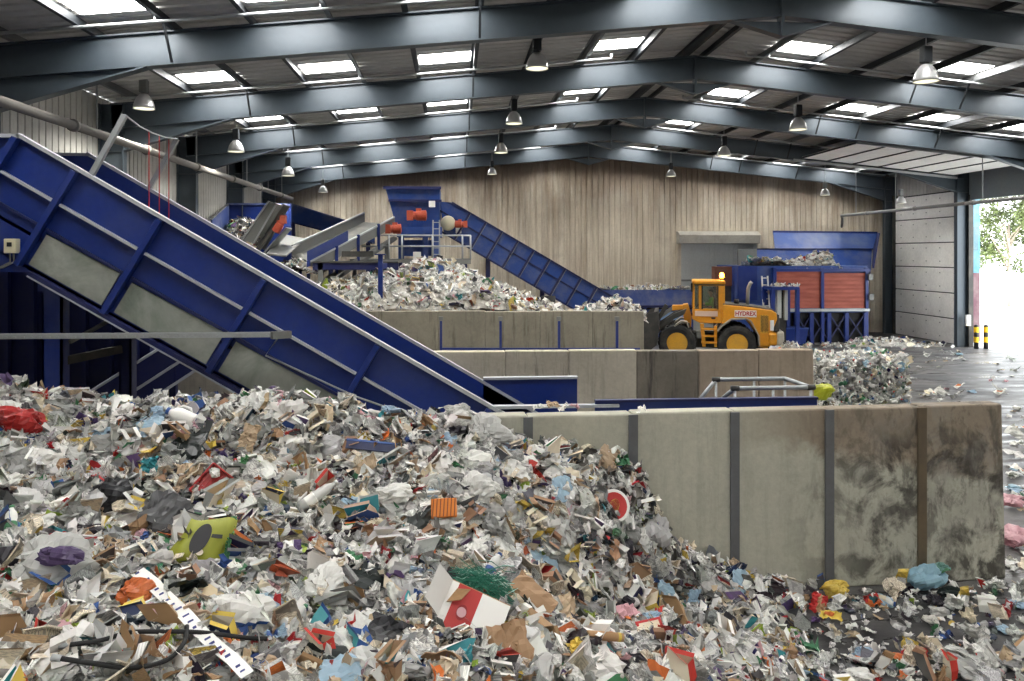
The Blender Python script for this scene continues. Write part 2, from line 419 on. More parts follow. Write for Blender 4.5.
MB().box2((XR - .2, FY[7] - .2, 0), (XR + .02, FY[7] - .12, 7.0)).build('door_frame', DGREY, d2)
MB().box2((XR - .45, FY[7] - .42, 1.0), (XR - .25, FY[7] - .3, 1.5)).build('door_control', WHITE, d2)

# --- roller shutter in the back wall
a, b = WY(681, 243, YB - .1), WY(757, 300, YB - .1)
d3 = struct(thing('door_3', None, None, ((a.x + b.x) / 2, YB - .1, 0)))
SHUT = paint('shutter_grey', srgb(196, 200, 198), .5, .1, (.4, .4, .4), .3)
n = 20; mb = MB(); w = (b.x - a.x) / 16
for i in range(16): mb.box2((a.x + w * i, YB - .12, 0), (a.x + w * (i + .8), YB - .06, a.z)); mb.box2((a.x + w * (i + .8), YB - .1, 0), (a.x + w * (i + 1), YB - .06, a.z))
mb.build('shutter_slat', SHUT, d3)
h0, h1 = WY(679, 233, YB - .6), WY(760, 243.5, YB - .6)
mb = MB(); mb.prism([(h0.x, YB - .05, h1.z), (h0.x, YB - .65, h1.z), (h0.x, YB - .7, h0.z - .1), (h0.x, YB - .4, h0.z + .1), (h0.x, YB - .05, h0.z + .1)], (h1.x - h0.x, 0, 0))
mb.build('shutter_hood', paint('hood_grey', srgb(176, 172, 160), .6, 0, (.2, .18, .15), .6), d3, bevel=.02)
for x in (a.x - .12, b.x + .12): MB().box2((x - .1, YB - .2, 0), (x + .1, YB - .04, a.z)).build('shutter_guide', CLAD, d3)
MB().box2((a.x, YB - .18, a.z - 2.05), (b.x, YB - .1, a.z - 1.95)).build('shutter_bar', GREYM, d3)

# ================================================================ outside the open door
t = NT('yard_concrete'); o_ = t.obj(); t.bsdf(t.ramp(t.noise(o_, 1.5, 5), [(.3, srgb(190, 188, 182)), (.7, srgb(226, 224, 218))]), .7)
tag(MB().box2((XR + .3, 10, -.32), (XR + 60, 90, -.02)).build('ground_yard', t.m), kind='structure')
ob = thing('outbuilding', 'pale blue and mauve outbuilding outside the open doorway', 'building', (XR + 3, 38, 0))
x0 = WY(963, 300, 36.4).x; x1 = WY(980, 300, 36.4).x; zb_ = WY(970, 273, 36.4).z
MB().box2((x0 - .6, 36.4, 0), (x1, 44, zb_)).build('lower_wall', paint('mauve_render', srgb(104, 70, 80), .8), ob)
MB().box2((x0 - .6, 36.4, zb_), (x1, 44, 9)).build('upper_wall', paint('pale_blue_cladding', srgb(78, 132, 152), .6), ob)
MB().box2((WY(971, 300, 36.38).x, 36.36, WY(971, 250, 36.4).z), (WY(978, 300, 36.38).x, 36.42, WY(971, 227, 36.4).z)).build('window', paint('window_dark', srgb(70, 110, 122), .2), ob)
for px, lab in ((976.3, 'yellow and black bollard just outside the doorway, nearer the outbuilding'), (986, 'yellow and black bollard just outside the doorway, the one farther from the outbuilding')):
    d = 35.2; b = W(px, 351, d); b.z = 0; top = W(px, 326, d).z
    rt = thing('bollard', lab, 'bollard', b, group=None)
    mb = MB(); mb.tube(b, (b.x, b.y, top), .1, 16); mb.lathe([(.1, 0), (.07, .05), (0, .07)], (b.x, b.y, top)); mb.build('post', flat('bollard_black', srgb(30, 30, 30), .5), rt, True)
    for z in (.28, .72): MB().tube((b.x, b.y, top * z), (b.x, b.y, top * (z + .24)), .106, 16).build('stripe', flat('bollard_yellow', srgb(235, 190, 30), .5), rt)
LEAF = flat('leaf_green', srgb(84, 96, 50), .6); BARK = flat('bark', srgb(150, 138, 124), .9)
def tree(label, c, rad, h, seed, n=6500):
    r = random.Random(seed); rt = thing('tree', label, 'tree', (c[0], c[1], 0))
    mb = MB(); mb.tube((c[0], c[1], 0), (c[0], c[1], h * .7), .13, 10, .06)
    for k in range(9):
        a = r.random() * 6.3; mb.tube((c[0], c[1], h * (.3 + .04 * k)), (c[0] + math.cos(a) * rad * .7, c[1] + math.sin(a) * rad * .7, h * (.55 + .04 * k)), .08, 6, .02)
    mb.build('trunk', BARK, rt, True)
    mb = MB()
    cl = [(Vector((c[0], c[1], h * .68)) + Vector((r.gauss(0, rad * .45), r.gauss(0, rad * .45), r.gauss(0, h * .17)))) for _ in range(26)]
    for _ in range(n):
        p = r.choice(cl) + Vector((r.gauss(0, .5), r.gauss(0, .5), r.gauss(0, .4)))
        u = Vector((r.gauss(0, 1), r.gauss(0, 1), r.gauss(0, 1))).normalized() * .16; v = u.orthogonal().normalized() * .09
        mb.add([p - u, p + v, p + u, p - v], [(0, 1, 2, 3)])
    mb.build('foliage', LEAF, rt, fix=False)
tree('leafy tree beyond the yard, half washed out by daylight', (44.8, 60, 0), 3.0, 9.6, 3)
tree('leafy tree farther along the yard, by the edge of the open doorway', (50.5, 64, 0), 3.2, 10.5, 5)

# ================================================================ light
w = bpy.data.worlds.new('sky'); scn.world = w; w.use_nodes = True
bg = w.node_tree.nodes['Background']; bg.inputs[0].default_value = (.93, .97, 1.0, 1); bg.inputs[1].default_value = 4.0
sun = bpy.data.objects.new('sun', bpy.data.lights.new('sun', 'SUN')); COL.objects.link(sun)
sun.data.energy = 5.0; sun.data.angle = R(2); sun.rotation_euler = (R(38), 0, R(-70))
scn.view_settings.view_transform = 'Standard'; scn.view_settings.look = 'None'
scn.view_settings.gamma = 1; scn.view_settings.use_curve_mapping = False
scn.view_settings.exposure = .85
# ================================================================ concrete push walls
def concrete(name, base, alt, dark, streak=.35, mould=None, brown=None):
    """board-marked concrete; mould/brown: (x where it starts, x where it is full) along the wall"""
    t = NT(name); o = t.obj()
    n1 = t.noise(o, .9, 7, .65, .4); n2 = t.noise(t.mapping(o, (3.5, 3.5, .3)), 1.6, 6, .7); n3 = t.noise(o, 13, 5, .7); n4 = t.noise(o, 1.7, 7, .62, .5)
    c = t.mix(t.ramp(n1, [(.35, (0, 0, 0)), (.68, (1, 1, 1))]), base, alt)
    c = t.mix(t.math('MULTIPLY', t.ramp(n2, [(.52, (0, 0, 0)), (.66, (1, 1, 1))]), streak), c, dark)
    sep = t.n('ShaderNodeSeparateXYZ'); t.l(o, sep.inputs[0])
    def grad(v, a, b):
        m = t.n('ShaderNodeMapRange'); m.inputs[1].default_value = a; m.inputs[2].default_value = b; t.l(v, m.inputs[0]); return m.outputs[0]
    if brown:
        h = t.math('ADD', sep.outputs[2], t.math('MULTIPLY', n4, .9)); x = t.math('MULTIPLY', t.math('SUBTRACT', sep.outputs[0], brown[0]), .18)
        h = t.math('ADD', h, t.math('MINIMUM', x, .55))
        k = t.math('MULTIPLY', grad(h, 2.25, 2.45), grad(sep.outputs[0], brown[0] - .3, brown[0] + 1.0))
        c = t.mix(t.math('MULTIPLY', k, .85), c, srgb(142, 126, 108))
    if mould:
        k = t.math('MULTIPLY', t.ramp(n4, [(.455, (0, 0, 0)), (.55, (1, 1, 1))]), grad(sep.outputs[0], *mould))
        band = t.math('MULTIPLY', grad(sep.outputs[2], 2.25, 1.7), 1.0)
        c = t.mix(t.math('MULTIPLY', t.math('MULTIPLY', k, band), .85), c, srgb(44, 42, 38))
    c = t.mix(.3, c, t.ramp(n3, [(.3, (.62, .62, .62)), (.7, (1.15, 1.15, 1.15))]), 'MULTIPLY')
    if mould:
        n5 = t.noise(t.mapping(o, (1.2, 1.2, .8), (3, 1, 7)), 1.9, 8, .7, .3)
        k = t.math('MULTIPLY', t.ramp(n5, [(.48, (0, 0, 0)), (.62, (1, 1, 1))]), grad(sep.outputs[0], mould[0] + .3, mould[1] + .8))
        c = t.mix(t.math('MULTIPLY', k, .5), c, srgb(150, 146, 138)); n6 = t.noise(t.mapping(o, (1.6, 1.6, .7), (9, 4, 2)), 2.6, 8, .72, .4)
        k = t.math('MULTIPLY', t.ramp(n6, [(.5, (0, 0, 0)), (.6, (1, 1, 1))]), grad(sep.outputs[0], mould[0], mould[1] + .4)); c = t.mix(t.math('MULTIPLY', k, .6), c, srgb(66, 62, 56))
    t.bsdf(c, .88, 0, n3, .4, .01); return t.m
CFRONT = concrete('front_wall_concrete', srgb(176, 175, 160), srgb(190, 188, 172), srgb(146, 143, 130), .3, (6.5, 7.8), (6.0, 4))
CMID = [concrete('pale_concrete', srgb(206, 198, 178), srgb(186, 178, 158), srgb(110, 104, 92), .3),
        concrete('dripped_concrete', srgb(196, 188, 168), srgb(174, 166, 148), srgb(84, 80, 70), .75),
        concrete('weathered_concrete', srgb(138, 130, 116), srgb(112, 106, 94), srgb(62, 60, 54), .85),
        concrete('brown_concrete', srgb(176, 160, 140), srgb(158, 144, 126), srgb(92, 86, 76), .3)]
CREAR = concrete('rear_wall_concrete', srgb(150, 144, 128), srgb(130, 124, 110), srgb(84, 78, 66), .65)
POST = paint('wall_post_steel', srgb(112, 114, 116), .55, .4, (.1, .09, .08), .4, 2)
POSTR = paint('wall_post_rusty', srgb(112, 98, 78), .6, .3, (.08, .07, .06), .6, 2)
WALLTOP = 2.31
def push_wall(name, A, B, seams, mats, thick=.28, posts=None, batter=.12):
    """A, B: floor line of the near face; seams: picture columns of the joints"""
    A, B = Vector((*A, 0)), Vector((*B, 0)); u = (B - A).normalized(); L = (B - A).length; n = Vector((-u.y, u.x, 0))
    def s_at(px):
        r = _ray(px, HY); return ((A.x * r.y - A.y * r.x) / (u.y * r.x - u.x * r.y))
    cuts = [0] + [s_at(p) for p in seams] + [L]
    root = struct(thing(name, None, None, A))
    for i in range(len(cuts) - 1):
        a, b = cuts[i] + .004, cuts[i + 1] - .004
        end = batter if i == len(cuts) - 2 else 0
        mb = MB(); lo = [A + u * a, A + u * b, A + u * b + n * thick, A + u * a + n * thick]
        zt = Vector((0, 0, WALLTOP + rnd.uniform(-.012, .012))); z1 = zt - Vector((0, 0, .3))
        v = lo + [A + u * a + zt + n * .02, A + u * (b - end * .35) + zt + n * .02, A + u * (b - end * .35) + n * (thick - .02) + zt, A + u * a + n * (thick - .02) + zt]
        mb.add(v, [(3,2,1,0),(4,5,6,7),(0,1,5,4),(1,2,6,5),(2,3,7,6),(3,0,4,7)])
        mb.build('wall_panel', mats[i], root, bevel=.025)
    for j, p in enumerate(posts or []):
        q = A + u * s_at(p); mb = MB(); z = WALLTOP - .015
        mb.bar(q - n * .012, q - n * .012 + Vector((0, 0, z)), .115, .03, n); mb.build('wall_post', POSTR if j == len(posts) - 1 else POST, root)
    return root
FW_A, FW_B = Vector((-2.4, 9.36)), Vector((7.27, 9.78))
push_wall('wall_front', FW_A, FW_B, [318, 424, 528, 633, 735, 829.5, 921], [CFRONT] * 8, posts=[424, 528, 633, 734.5, 829, 921.5])
push_wall('wall_middle', (-8.6, 16.2), (7.45, 15.6), [300, 365, 432, 505, 569, 637, 699, 759], [CMID[0], CMID[1], CMID[0], CMID[0], CMID[1], CMID[0], CMID[2], CMID[3], CMID[3]])
push_wall('wall_rear', (-8.6, 27.6), (6.5, 26.4), [320, 380, 438, 485, 540, 592], [CREAR] * 7, batter=.02)

# ================================================================ the big inclined conveyor
YN, YF = 11.3, 13.3
T0, T1 = WY(20, 137, YN), WY(500, 413, YN)
ax = (T1 - T0).normalized(); nn = Vector((-ax.z, 0, ax.x)) * -1
if nn.z > 0: nn = -nn
B0 = WY(33, 272, YN); D = (B0 - T0).dot(nn)
Lc = (T1 - T0).length + 2.2
P = lambda s, t, y=YN: Vector((T0.x + ax.x * s + nn.x * t, y, T0.z + ax.z * s + nn.z * t))
cv = thing('inclined_conveyor', 'big blue inclined conveyor with grey rails and viewing panels behind the front concrete wall', 'conveyor', (T0.x, 12.3, 0))
s_of = lambda px, py: (WY(px, py, YN) - T0).dot(ax)
sb0 = (B0 - T0).dot(ax)
for y, th, mat, nm in ((YN, .03, BLUE, 'side_panel'), (YF, -.03, BLUE, 'side_panel')):
    left = T0.x - 3.5
    poly = [Vector((left, y, T0.z)), P(0, 0, y), P(Lc, 0, y), P(Lc, D, y), P(sb0, D, y), Vector((left, y, P(sb0, D).z))]
    MB().prism(poly, (0, th, 0)).build(nm, mat, cv)
    mb = MB(); up = -nn; o = Vector((0, -.02 if y == YN else .02, 0))
    mb.bar(P(-.02, -.02, y) + o, P(Lc, -.02, y) + o, .12, .05, up); mb.bar(Vector((left, y, T0.z + .02)) + o, P(.02, -.02, y) + o, .12, .05)
    mb.build('top_rail', RAIL, cv)
mb = MB(); mb.bar(P(sb0, D + .02) - Vector((0, .03, 0)), P(Lc, D + .02) - Vector((0, .03, 0)), .14, .06, -nn); mb.build('bottom_rail', DKBLUE, cv)
mb = MB(); mb.bar(P(sb0, D + .06) - Vector((0, .07, 0)), P(Lc, D + .06) - Vector((0, .07, 0)), .06, .025, -nn); mb.build('bottom_edge', RAIL, cv)
ribs = [s_of(*q) for q in ((20, 137), (78, 171), (162, 220), (265, 280), (378, 345))] + [s_of(378, 345) + 1.85]
for s in ribs:
    MB().bar(P(s, .02) - Vector((0, .07, 0)), P(s, D) - Vector((0, .07, 0)), .085, .12, (0, 1, 0)).build('rib', BLUE, cv, bevel=.008)
t = NT('viewing_panel_plastic'); o_ = t.obj(); b = t.bsdf(t.ramp(t.noise(o_, 1.6, 6, .65, .5), [(.3, srgb(112, 122, 112)), (.55, srgb(150, 154, 146)), (.75, srgb(172, 172, 166))]), .22)
VIEW = t.m
for i in range(5):
    a, b = ribs[i], ribs[i + 1]
    if i > 0:
        MB().prism([P(a + .1, D * .64, YN), P(b - .1, D * .62, YN), P(b - .1, D * .955, YN), P(a + .1, D * .955, YN)], (0, -.025, 0)).build('viewing_window', VIEW, cv)
    mb = MB(); mb.bar(P(a + .06, D * .345) - Vector((0, .05, 0)), P(b - .06, D * .345) - Vector((0, .05, 0)), .08, .035, -nn); mb.build('mid_rail', RAIL, cv)
    mb = MB(); mb.bar(P(a + .06, D * .6) - Vector((0, .03, 0)), P(b - .06, D * .6) - Vector((0, .03, 0)), .05, .03, -nn); mb.build('window_rail', DKBLUE, cv)
MB().prism([P(-3, D * .7, YN), P(Lc, D * .7, YN), P(Lc, D * .73, YN), P(-3, D * .73, YN)], (0, 2.0, 0)).build('belt', BLACK, cv)
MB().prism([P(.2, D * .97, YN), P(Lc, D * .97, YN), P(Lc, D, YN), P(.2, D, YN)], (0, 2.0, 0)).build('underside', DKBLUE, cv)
# level feed section to the right
zt = 2.12; xr = WY(817, 399, YN).x; xb = WY(577, 387, YF).x; xm = WY(595, 405, YN).x; xs = P(Lc - 2.4, 0).x
MB().box2((xm, YN, .75), (xr, YN + .03, zt)).build('feed_side', BLUE, cv)
MB().box2((xs, YF - .03, .75), (xb, YF, zt + .03)).build('feed_back', BLUE, cv)
MB().box2((xs, YF - .08, zt + .03), (xb, YF + .05, zt + .07)).build('feed_back_rail', RAIL, cv)
MB().box2((xb, YF - .03, .7), (xr, YF, 1.45)).build('feed_back', BLUE, cv)
MB().box2((xs, YN - .06, zt - .07), (xm + .35, YN + .06, zt - .03)).build('feed_rail', RAIL, cv)
MB().box2((xm, YN - .05, zt), (xr, YN + .05, zt + .035)).build('feed_rail', DKBLUE, cv)
MB().box2((xs, YN, .6), (xm, YN + .03, zt - .3)).build('feed_side', DKBLUE, cv)
MB().box2((xs, YN, .85), (xr, YF, .9)).build('feed_belt', BLACK, cv)
for x in (xs + .4, (xs + xr) / 2, xr - .2): MB().box2((x - .08, YN + .2, 0), (x + .08, YN + .36, .85)).build('leg', BLUE, cv)
# poles, pull wire and red cords
q0, q1 = WY(91, 176, YN), WY(125, 115, YN); MB().bar(q0, q1, .07, .07, (0, 1, 0)).build('pole', GALV, cv)
r0, r1 = WY(149, 189, YF), WY(177, 139, YF); MB().bar(r0, r1, .07, .07, (0, 1, 0)).build('pole', GALV, cv)
MB().bar(WY(140, 190, YF), WY(124, 121, YF - .02), .035, .035, (0, 1, 0)).build('pole', GALV, cv) if False else None
mid = (q1 + r1) / 2 - Vector((0, 0, .08)); MB().pipe([q1, (q1 + mid) / 2 - Vector((0, 0, .03)), mid, (r1 + mid) / 2 - Vector((0, 0, .02)), r1], .012, 6).build('pull_wire', GALV, cv)
for k in (.42, .62, .82):
    a = q1.lerp(r1, k) - Vector((0, 0, .07)); b = Vector((a.x, a.y, a.z - 1.35 - .25 * k)); MB().tube(a, b, .008, 6).build('pull_cord', RED, cv)
# control box with its cables
c0 = WY(12, 246, YN - .12)
cb = MB().box(c0, (.16, .12, .2)).build('control_box', CREAM, cv, bevel=.01)
MB().box(c0 + Vector((0, -.065, .02)), (.06, .02, .06)).build('switch', BLACK, cb)
mb = MB()
for dx in (-.03, .02): mb.pipe([c0 + Vector((dx, 0, -.1)), c0 + Vector((dx, .01, -.22)), c0 + Vector((dx - .15, .02, -.3)), c0 + Vector((dx - .5, .02, -.28))], .012, 6)
mb.build('cable', GREYM, cb)
# slotted cable channel across the viewing panels
a, b = WY(-6, 337, YN - .3), WY(280, 335, YN - .3)
mb = MB(); mb.bar(a, b, .06, .025, (0, -1, 0)); mb.bar(a + Vector((0, .03, .035)), b + Vector((0, .03, .035)), .012, .05, (0, -1, 0))
for i in range(34): mb.bar(a.lerp(b, (i + .3) / 34) - Vector((0, .016, .004)), a.lerp(b, (i + .62) / 34) - Vector((0, .016, .004)), .022, .012, (0, -1, 0))
ch = mb.build('cable_channel', GALV, cv)
MB().pipe([b, P(s_of(300, 300) , D * .6) - Vector((0, .12, 0)), P(s_of(378, 345) + .1, D * .52) - Vector((0, .12, 0)), P(s_of(420, 368), D * .45) - Vector((0, .12, 0))], .014, 6).build('cable', GALV, cv)
MB().bar(b - Vector((.1, .05, 0)), b + Vector((.12, .1, .0)), .1, .1).build('junction_box', GREYM, cv)
# trestle below
for px0, px1, y, yt, mat in ((42, 62, 11.6, 283, BLUE), (119, 131, 12.6, 318, DKBLUE)):
    a, b = WY(px0, 400, y), WY(px1, 400, y); zt_ = WY(px0, yt, y).z
    mb = MB(); mb.box2((a.x, y, 0), (b.x, y + .03, zt_)); mb.box2((a.x, y, 0), (a.x + .03, y + .22, zt_)); mb.box2((b.x - .03, y, 0), (b.x, y + .22, zt_)); mb.box2((a.x - .05, y - .02, zt_ - .12), (b.x + .05, y + .24, zt_))
    mb.build('trestle_leg', mat, cv)
a, b = WY(63, 361, 11.75), WY(121, 349, 12.5); MB().bar(a, b, .08, .12).build('trestle_brace', DGREY, cv)
a, b = WY(70, 342, 11.75), WY(112, 319, 12.4); MB().bar(a, b, .05, .05).build('trestle_brace', GREYM, cv)

# lower conveyor and hopper in the shade under it
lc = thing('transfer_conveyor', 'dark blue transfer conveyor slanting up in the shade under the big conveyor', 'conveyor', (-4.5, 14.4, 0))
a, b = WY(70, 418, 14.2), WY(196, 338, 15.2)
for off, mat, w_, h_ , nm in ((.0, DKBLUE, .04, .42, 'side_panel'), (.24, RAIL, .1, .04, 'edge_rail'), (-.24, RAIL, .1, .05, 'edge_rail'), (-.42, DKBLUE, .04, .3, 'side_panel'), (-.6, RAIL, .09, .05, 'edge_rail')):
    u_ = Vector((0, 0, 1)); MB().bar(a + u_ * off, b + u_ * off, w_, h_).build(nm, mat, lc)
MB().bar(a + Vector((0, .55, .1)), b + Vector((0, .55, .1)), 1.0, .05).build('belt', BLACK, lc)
for k in (.2, .8):
    p = a.lerp(b, k); MB().box2((p.x - .06, p.y, 0), (p.x + .06, p.y + .12, p.z)).build('leg', DKBLUE, lc)
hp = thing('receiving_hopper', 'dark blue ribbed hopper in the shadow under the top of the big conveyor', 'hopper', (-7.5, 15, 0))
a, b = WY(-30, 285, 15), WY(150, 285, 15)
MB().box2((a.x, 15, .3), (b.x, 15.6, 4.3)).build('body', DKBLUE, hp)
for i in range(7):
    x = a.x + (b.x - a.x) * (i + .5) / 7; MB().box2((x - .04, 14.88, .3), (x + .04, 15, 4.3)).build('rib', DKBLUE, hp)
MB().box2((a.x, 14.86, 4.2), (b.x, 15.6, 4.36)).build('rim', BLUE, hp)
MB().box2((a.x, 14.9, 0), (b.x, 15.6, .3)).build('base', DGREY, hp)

# guard rail loop of galvanised tube over the feed section
gr = thing('guard_rail', 'galvanised tube guard rail standing over the low blue feed section', 'railing', (4.5, 12.2, 0))
zz = 2.24; pts = [WZ(697, 403, 1.86), WZ(716, 379.5, zz), WZ(785, 378.5, zz), WZ(811, 387.3, zz), WZ(735, 388.3, zz), WZ(717, 403, 1.86)]
for i in range(5): 
    if i != 3: MB().tube(pts[i], pts[i + 1], .033, 10).build('rail', GALV, gr, True)
MB().tube(pts[3], pts[4], .033, 10).build('rail', GALV, gr, True)
for p in (pts[1], pts[2], pts[1].lerp(pts[2], .55), pts[3], pts[4], pts[3].lerp(pts[4], .5)): MB().tube((p.x, p.y, .9), p, .022, 8).build('post', GALV, gr, True)
for p in (pts[1], pts[3], pts[4]): MB().tube(p - Vector((.06, 0, 0)), p + Vector((.06, 0, 0)), .042, 10).build('clamp', DGREY, gr, True)

# blue railing in front of the rear bay wall
br = thing('barrier_railing', 'thin blue railing along the foot of the farthest concrete bay wall', 'railing', (2, 26, 0))
def onwall(px, Z): 
    r = _ray(px, HY); k = 25.98 / (r.y + r.x * .0795); return Vector((r.x * k, r.y * k, Z))
for px in (441, 500.5, 559, 617):
    q = onwall(px, 0); MB().box2((q.x - .04, q.y - .04, 0), (q.x + .04, q.y + .04, 2.06)).build('post', BLUE, br); MB().box2((q.x - .07, q.y - .06, 2.08), (q.x + .07, q.y + .06, 2.2)).build('bracket', GREYM, br)
for Z in (1.13, .5): MB().bar(onwall(441, Z), onwall(640, Z), .05, .07).build('rail', BLUE, br)

# ================================================================ sorting plant behind the rear bay
def quad_panel(pts, th, name, mat, parent): 
    p = [Vector(q) for q in pts]; n = (p[1] - p[0]).cross(p[2] - p[0]).normalized() * th
    return MB().prism(p, n).build(name, mat, parent)
def motor(parent, c, ax_, r, L):
    r *= .8; L *= .8
    ax_ = Vector(ax_).normalized(); c = Vector(c); mb = MB(); mb.lathe([(r * .5, -L * .5), (r, -L * .45), (r, L * .25), (r * .8, L * .3), (r * .8, L * .5), (0, L * .5)], c, ax_, 14)
    for i in range(5): mb.lathe([(r, -L * .4 + i * L * .12), (r * 1.1, -L * .4 + i * L * .12), (r * 1.1, -L * .37 + i * L * .12), (r, -L * .37 + i * L * .12)], c, ax_, 14)
    m = mb.build('motor', ORANGE, parent); MB().box(c + ax_ * L * .1 + Vector((0, 0, r * 1.1)), (r, r, r * .6)).build('terminal_box', ORANGE, m)
    MB().box(c + ax_ * L * .72, (L * .45, r * 1.7, r * 1.9)).build('gearbox', ORANGE, m); return m
# hopper
yh = 35.0
H_ = thing('feed_hopper', 'tall blue feed hopper with an orange motor on its face above the railed platform', 'hopper', (-2, yh, 0))
tl, tr_, mr, ml, bl_, br_ = [WY(*q, yh) for q in ((386, 188), (440, 188.5), (439.5, 229), (397, 229), (401, 237), (436, 237))]
def frustum(name, tops, bots, mat, parent):
    """tops/bots: x0,x1,y0,y1,z"""
    v = []
    for (x0, x1, y0, y1, z) in (tops, bots): v += [(x0, y0, z), (x1, y0, z), (x1, y1, z), (x0, y1, z)]
    return MB().add(v, [(0,1,5,4),(1,2,6,5),(2,3,7,6),(3,0,4,7),(4,5,6,7)]).build(name, mat, parent)
frustum('hopper_body', (tl.x, tr_.x, yh - .4, yh + 3, tl.z), (ml.x, mr.x, yh, yh + 2, ml.z), MBLUE, H_)
b = H_.children[-1]; md = b.modifiers.new('s', 'SOLIDIFY'); md.thickness = .05
MB().box2((tl.x - .08, yh - .5, tl.z - .08), (tr_.x + .06, yh - .38, tl.z + .04)).build('rim', DKBLUE, H_)
zf = WY(400, 201, yh).z; MB().box2((ml.x - .35, yh - .36, zf - .05), (mr.x + .1, yh - .24, zf + .05)).build('stiffener', DKBLUE, H_)
MB().box2((ml.x, yh - .1, bl_.z), (mr.x + .1, yh + 2, ml.z + .1)).build('chute', MBLUE, H_)
for x in (bl_.x, (bl_.x + br_.x) / 2 + .3, br_.x): MB().box2((x - .12, yh, 3.9), (x + .12, yh + .24, bl_.z)).build('leg', MBLUE, H_)
q0, q1 = WY(404, 240, yh + .3), WY(432, 256, yh + .3); MB().box2((q0.x, yh + .3, q1.z), (q1.x, yh + .4, q0.z)).build('lower_panel', MBLUE, H_)
motor(H_, WY(420, 215.5, yh - .7), (-1, 0, 0), .28, .75)
c = WY(432, 204, yh - .42); MB().box(c, (.28, .03, .28)).build('notice', WHITE, H_)
c = WY(417, 254.5, yh - .1); MB().box(c, (.35, .03, .24)).build('notice', WHITE, H_)
# platform
pf = thing('service_platform', 'raised walkway platform with grey handrails below the blue hopper', 'platform', (-1, 34, 0))
d0, d1_, = WY(385, 259, 33.8), WY(471, 259, 33.8); zd = d0.z
MB().box2((d0.x - 1.5, 33.8, zd - .22), (d1_.x, 37, zd)).build('deck', GREYM, pf)
for px in (389, 402, 432.5, 462.5, 470.5):
    q = WY(px, 250, 33.85); MB().tube((q.x, 33.85, zd), (q.x, 33.85, zd + 1.02), .04, 8).build('handrail_post', GALV, pf, True)
x1 = WY(470.5, 250, 33.85).x
for k in (.55, 1.02): MB().tube((d0.x - 1, 33.85, zd + k), (x1, 33.85, zd + k), .035, 8).build('handrail', GALV, pf, True); MB().tube((x1, 33.85, zd + k), (x1, 36.5, zd + k), .035, 8).build('handrail', GALV, pf, True)
for x, y in ((d1_.x - .3, 33.9), (d1_.x - .3, 36.8), (d0.x - .8, 36.8)): MB().box2((x - .14, y, 0), (x + .14, y + .25, zd - .22)).build('leg', DKBLUE, pf)
ld = thing('access_ladder', 'grey fixed ladder rising from the platform up the side of the blue hopper', 'ladder', WY(437, 258, 34.4))
a, b = WY(433, 259, 34.3), WY(439.5, 259, 34.3); zt2 = WY(436, 220, 34.3).z
for x in (a.x, b.x): MB().box2((x - .03, 34.28, zd), (x + .03, 34.34, zt2)).build('stile', GALV, ld)
for i in range(6): MB().tube((a.x, 34.31, zd + .2 + i * .28), (b.x, 34.31, zd + .2 + i * .28), .018, 6).build('rung', GALV, ld)
# far inclined conveyor
yc = 35.9
fc = thing('ribbed_conveyor', 'long blue ribbed conveyor descending to the right in front of the back wall', 'conveyor', (2, 36.5, 0))
pt = [WY(*q, yc) for q in ((441, 205), (452, 202.5), (622, 302.5), (622, 326), (443.5, 233))]
A_, B_ = pt[1], pt[2]; a2 = (B_ - A_).normalized(); n2_ = Vector((a2.z, 0, -a2.x)); n2_ = n2_ if n2_.z < 0 else -n2_
TH = (pt[4] - A_).dot(n2_) * 1.0
Q = lambda s, t, y=yc: A_ + a2 * s + n2_ * t + Vector((0, y - yc, 0))
LL = (B_ - A_).length
for y in (yc, yc + 1.4):
    MB().prism([Q(-.5, .25, y), Q(0, 0, y), Q(LL, 0, y), Q(LL, TH, y), Q(.4, TH, y)], (0, .04, 0)).build('side_panel', MBLUE, fc)
MB().prism([Q(-.4, TH * .4), Q(LL, TH * .4), Q(LL, TH * .45), Q(-.4, TH * .45)], (0, 1.4, 0)).build('belt', BLACK, fc)
for t_ in (0, TH): MB().bar(Q(0, t_) - Vector((0, .04, 0)), Q(LL, t_) - Vector((0, .04, 0)), .12, .08, -n2_).build('edge_rail', DKBLUE, fc)
MB().bar(Q(0, TH * .42) - Vector((0, .02, 0)), Q(LL, TH * .42) - Vector((0, .02, 0)), .05, .05, -n2_).build('seam_rail', DKBLUE, fc)
for i in range(10):
    s = .95 + i * (LL - 1) / 9.6
    MB().bar(Q(s, 0) - Vector((0, .05, 0)), Q(s, TH) - Vector((0, .05, 0)), .09, .11, (0, 1, 0)).build('rib', DKBLUE, fc)
    MB().bar(Q(s + .06, 0) - Vector((0, .06, 0)), Q(s + .06, TH) - Vector((0, .06, 0)), .025, .12, (0, 1, 0)).build('rib', GREYM, fc)
c = WY(448, 223, yc - .5); MB().lathe([(.0, 0), (.3, 0), (.34, .08), (.34, .7), (.3, .78), (0, .78)], c, (0, 1, 0), 18).build('drive_drum', CREAM, fc, True)
motor(fc, c + Vector((.5, .1, -.05)), (1, 0, 0), .2, .5)
MB().box(WY(458.5, 230.5, yc - .03), (.26, .03, .26)).build('notice', WHITE, fc)
for k in (.3, .62):
    q = Q(LL * k, TH, yc + .2); MB().box2((q.x - .1, yc + .2, 0), (q.x + .1, yc + .4, q.z)).build('leg', DKBLUE, fc)
db = W(548.5, 330, 33.2); db.z = 0
dr = thing('oil_drum', 'black and blue drum standing at the foot of the ribbed conveyor', 'drum', db)
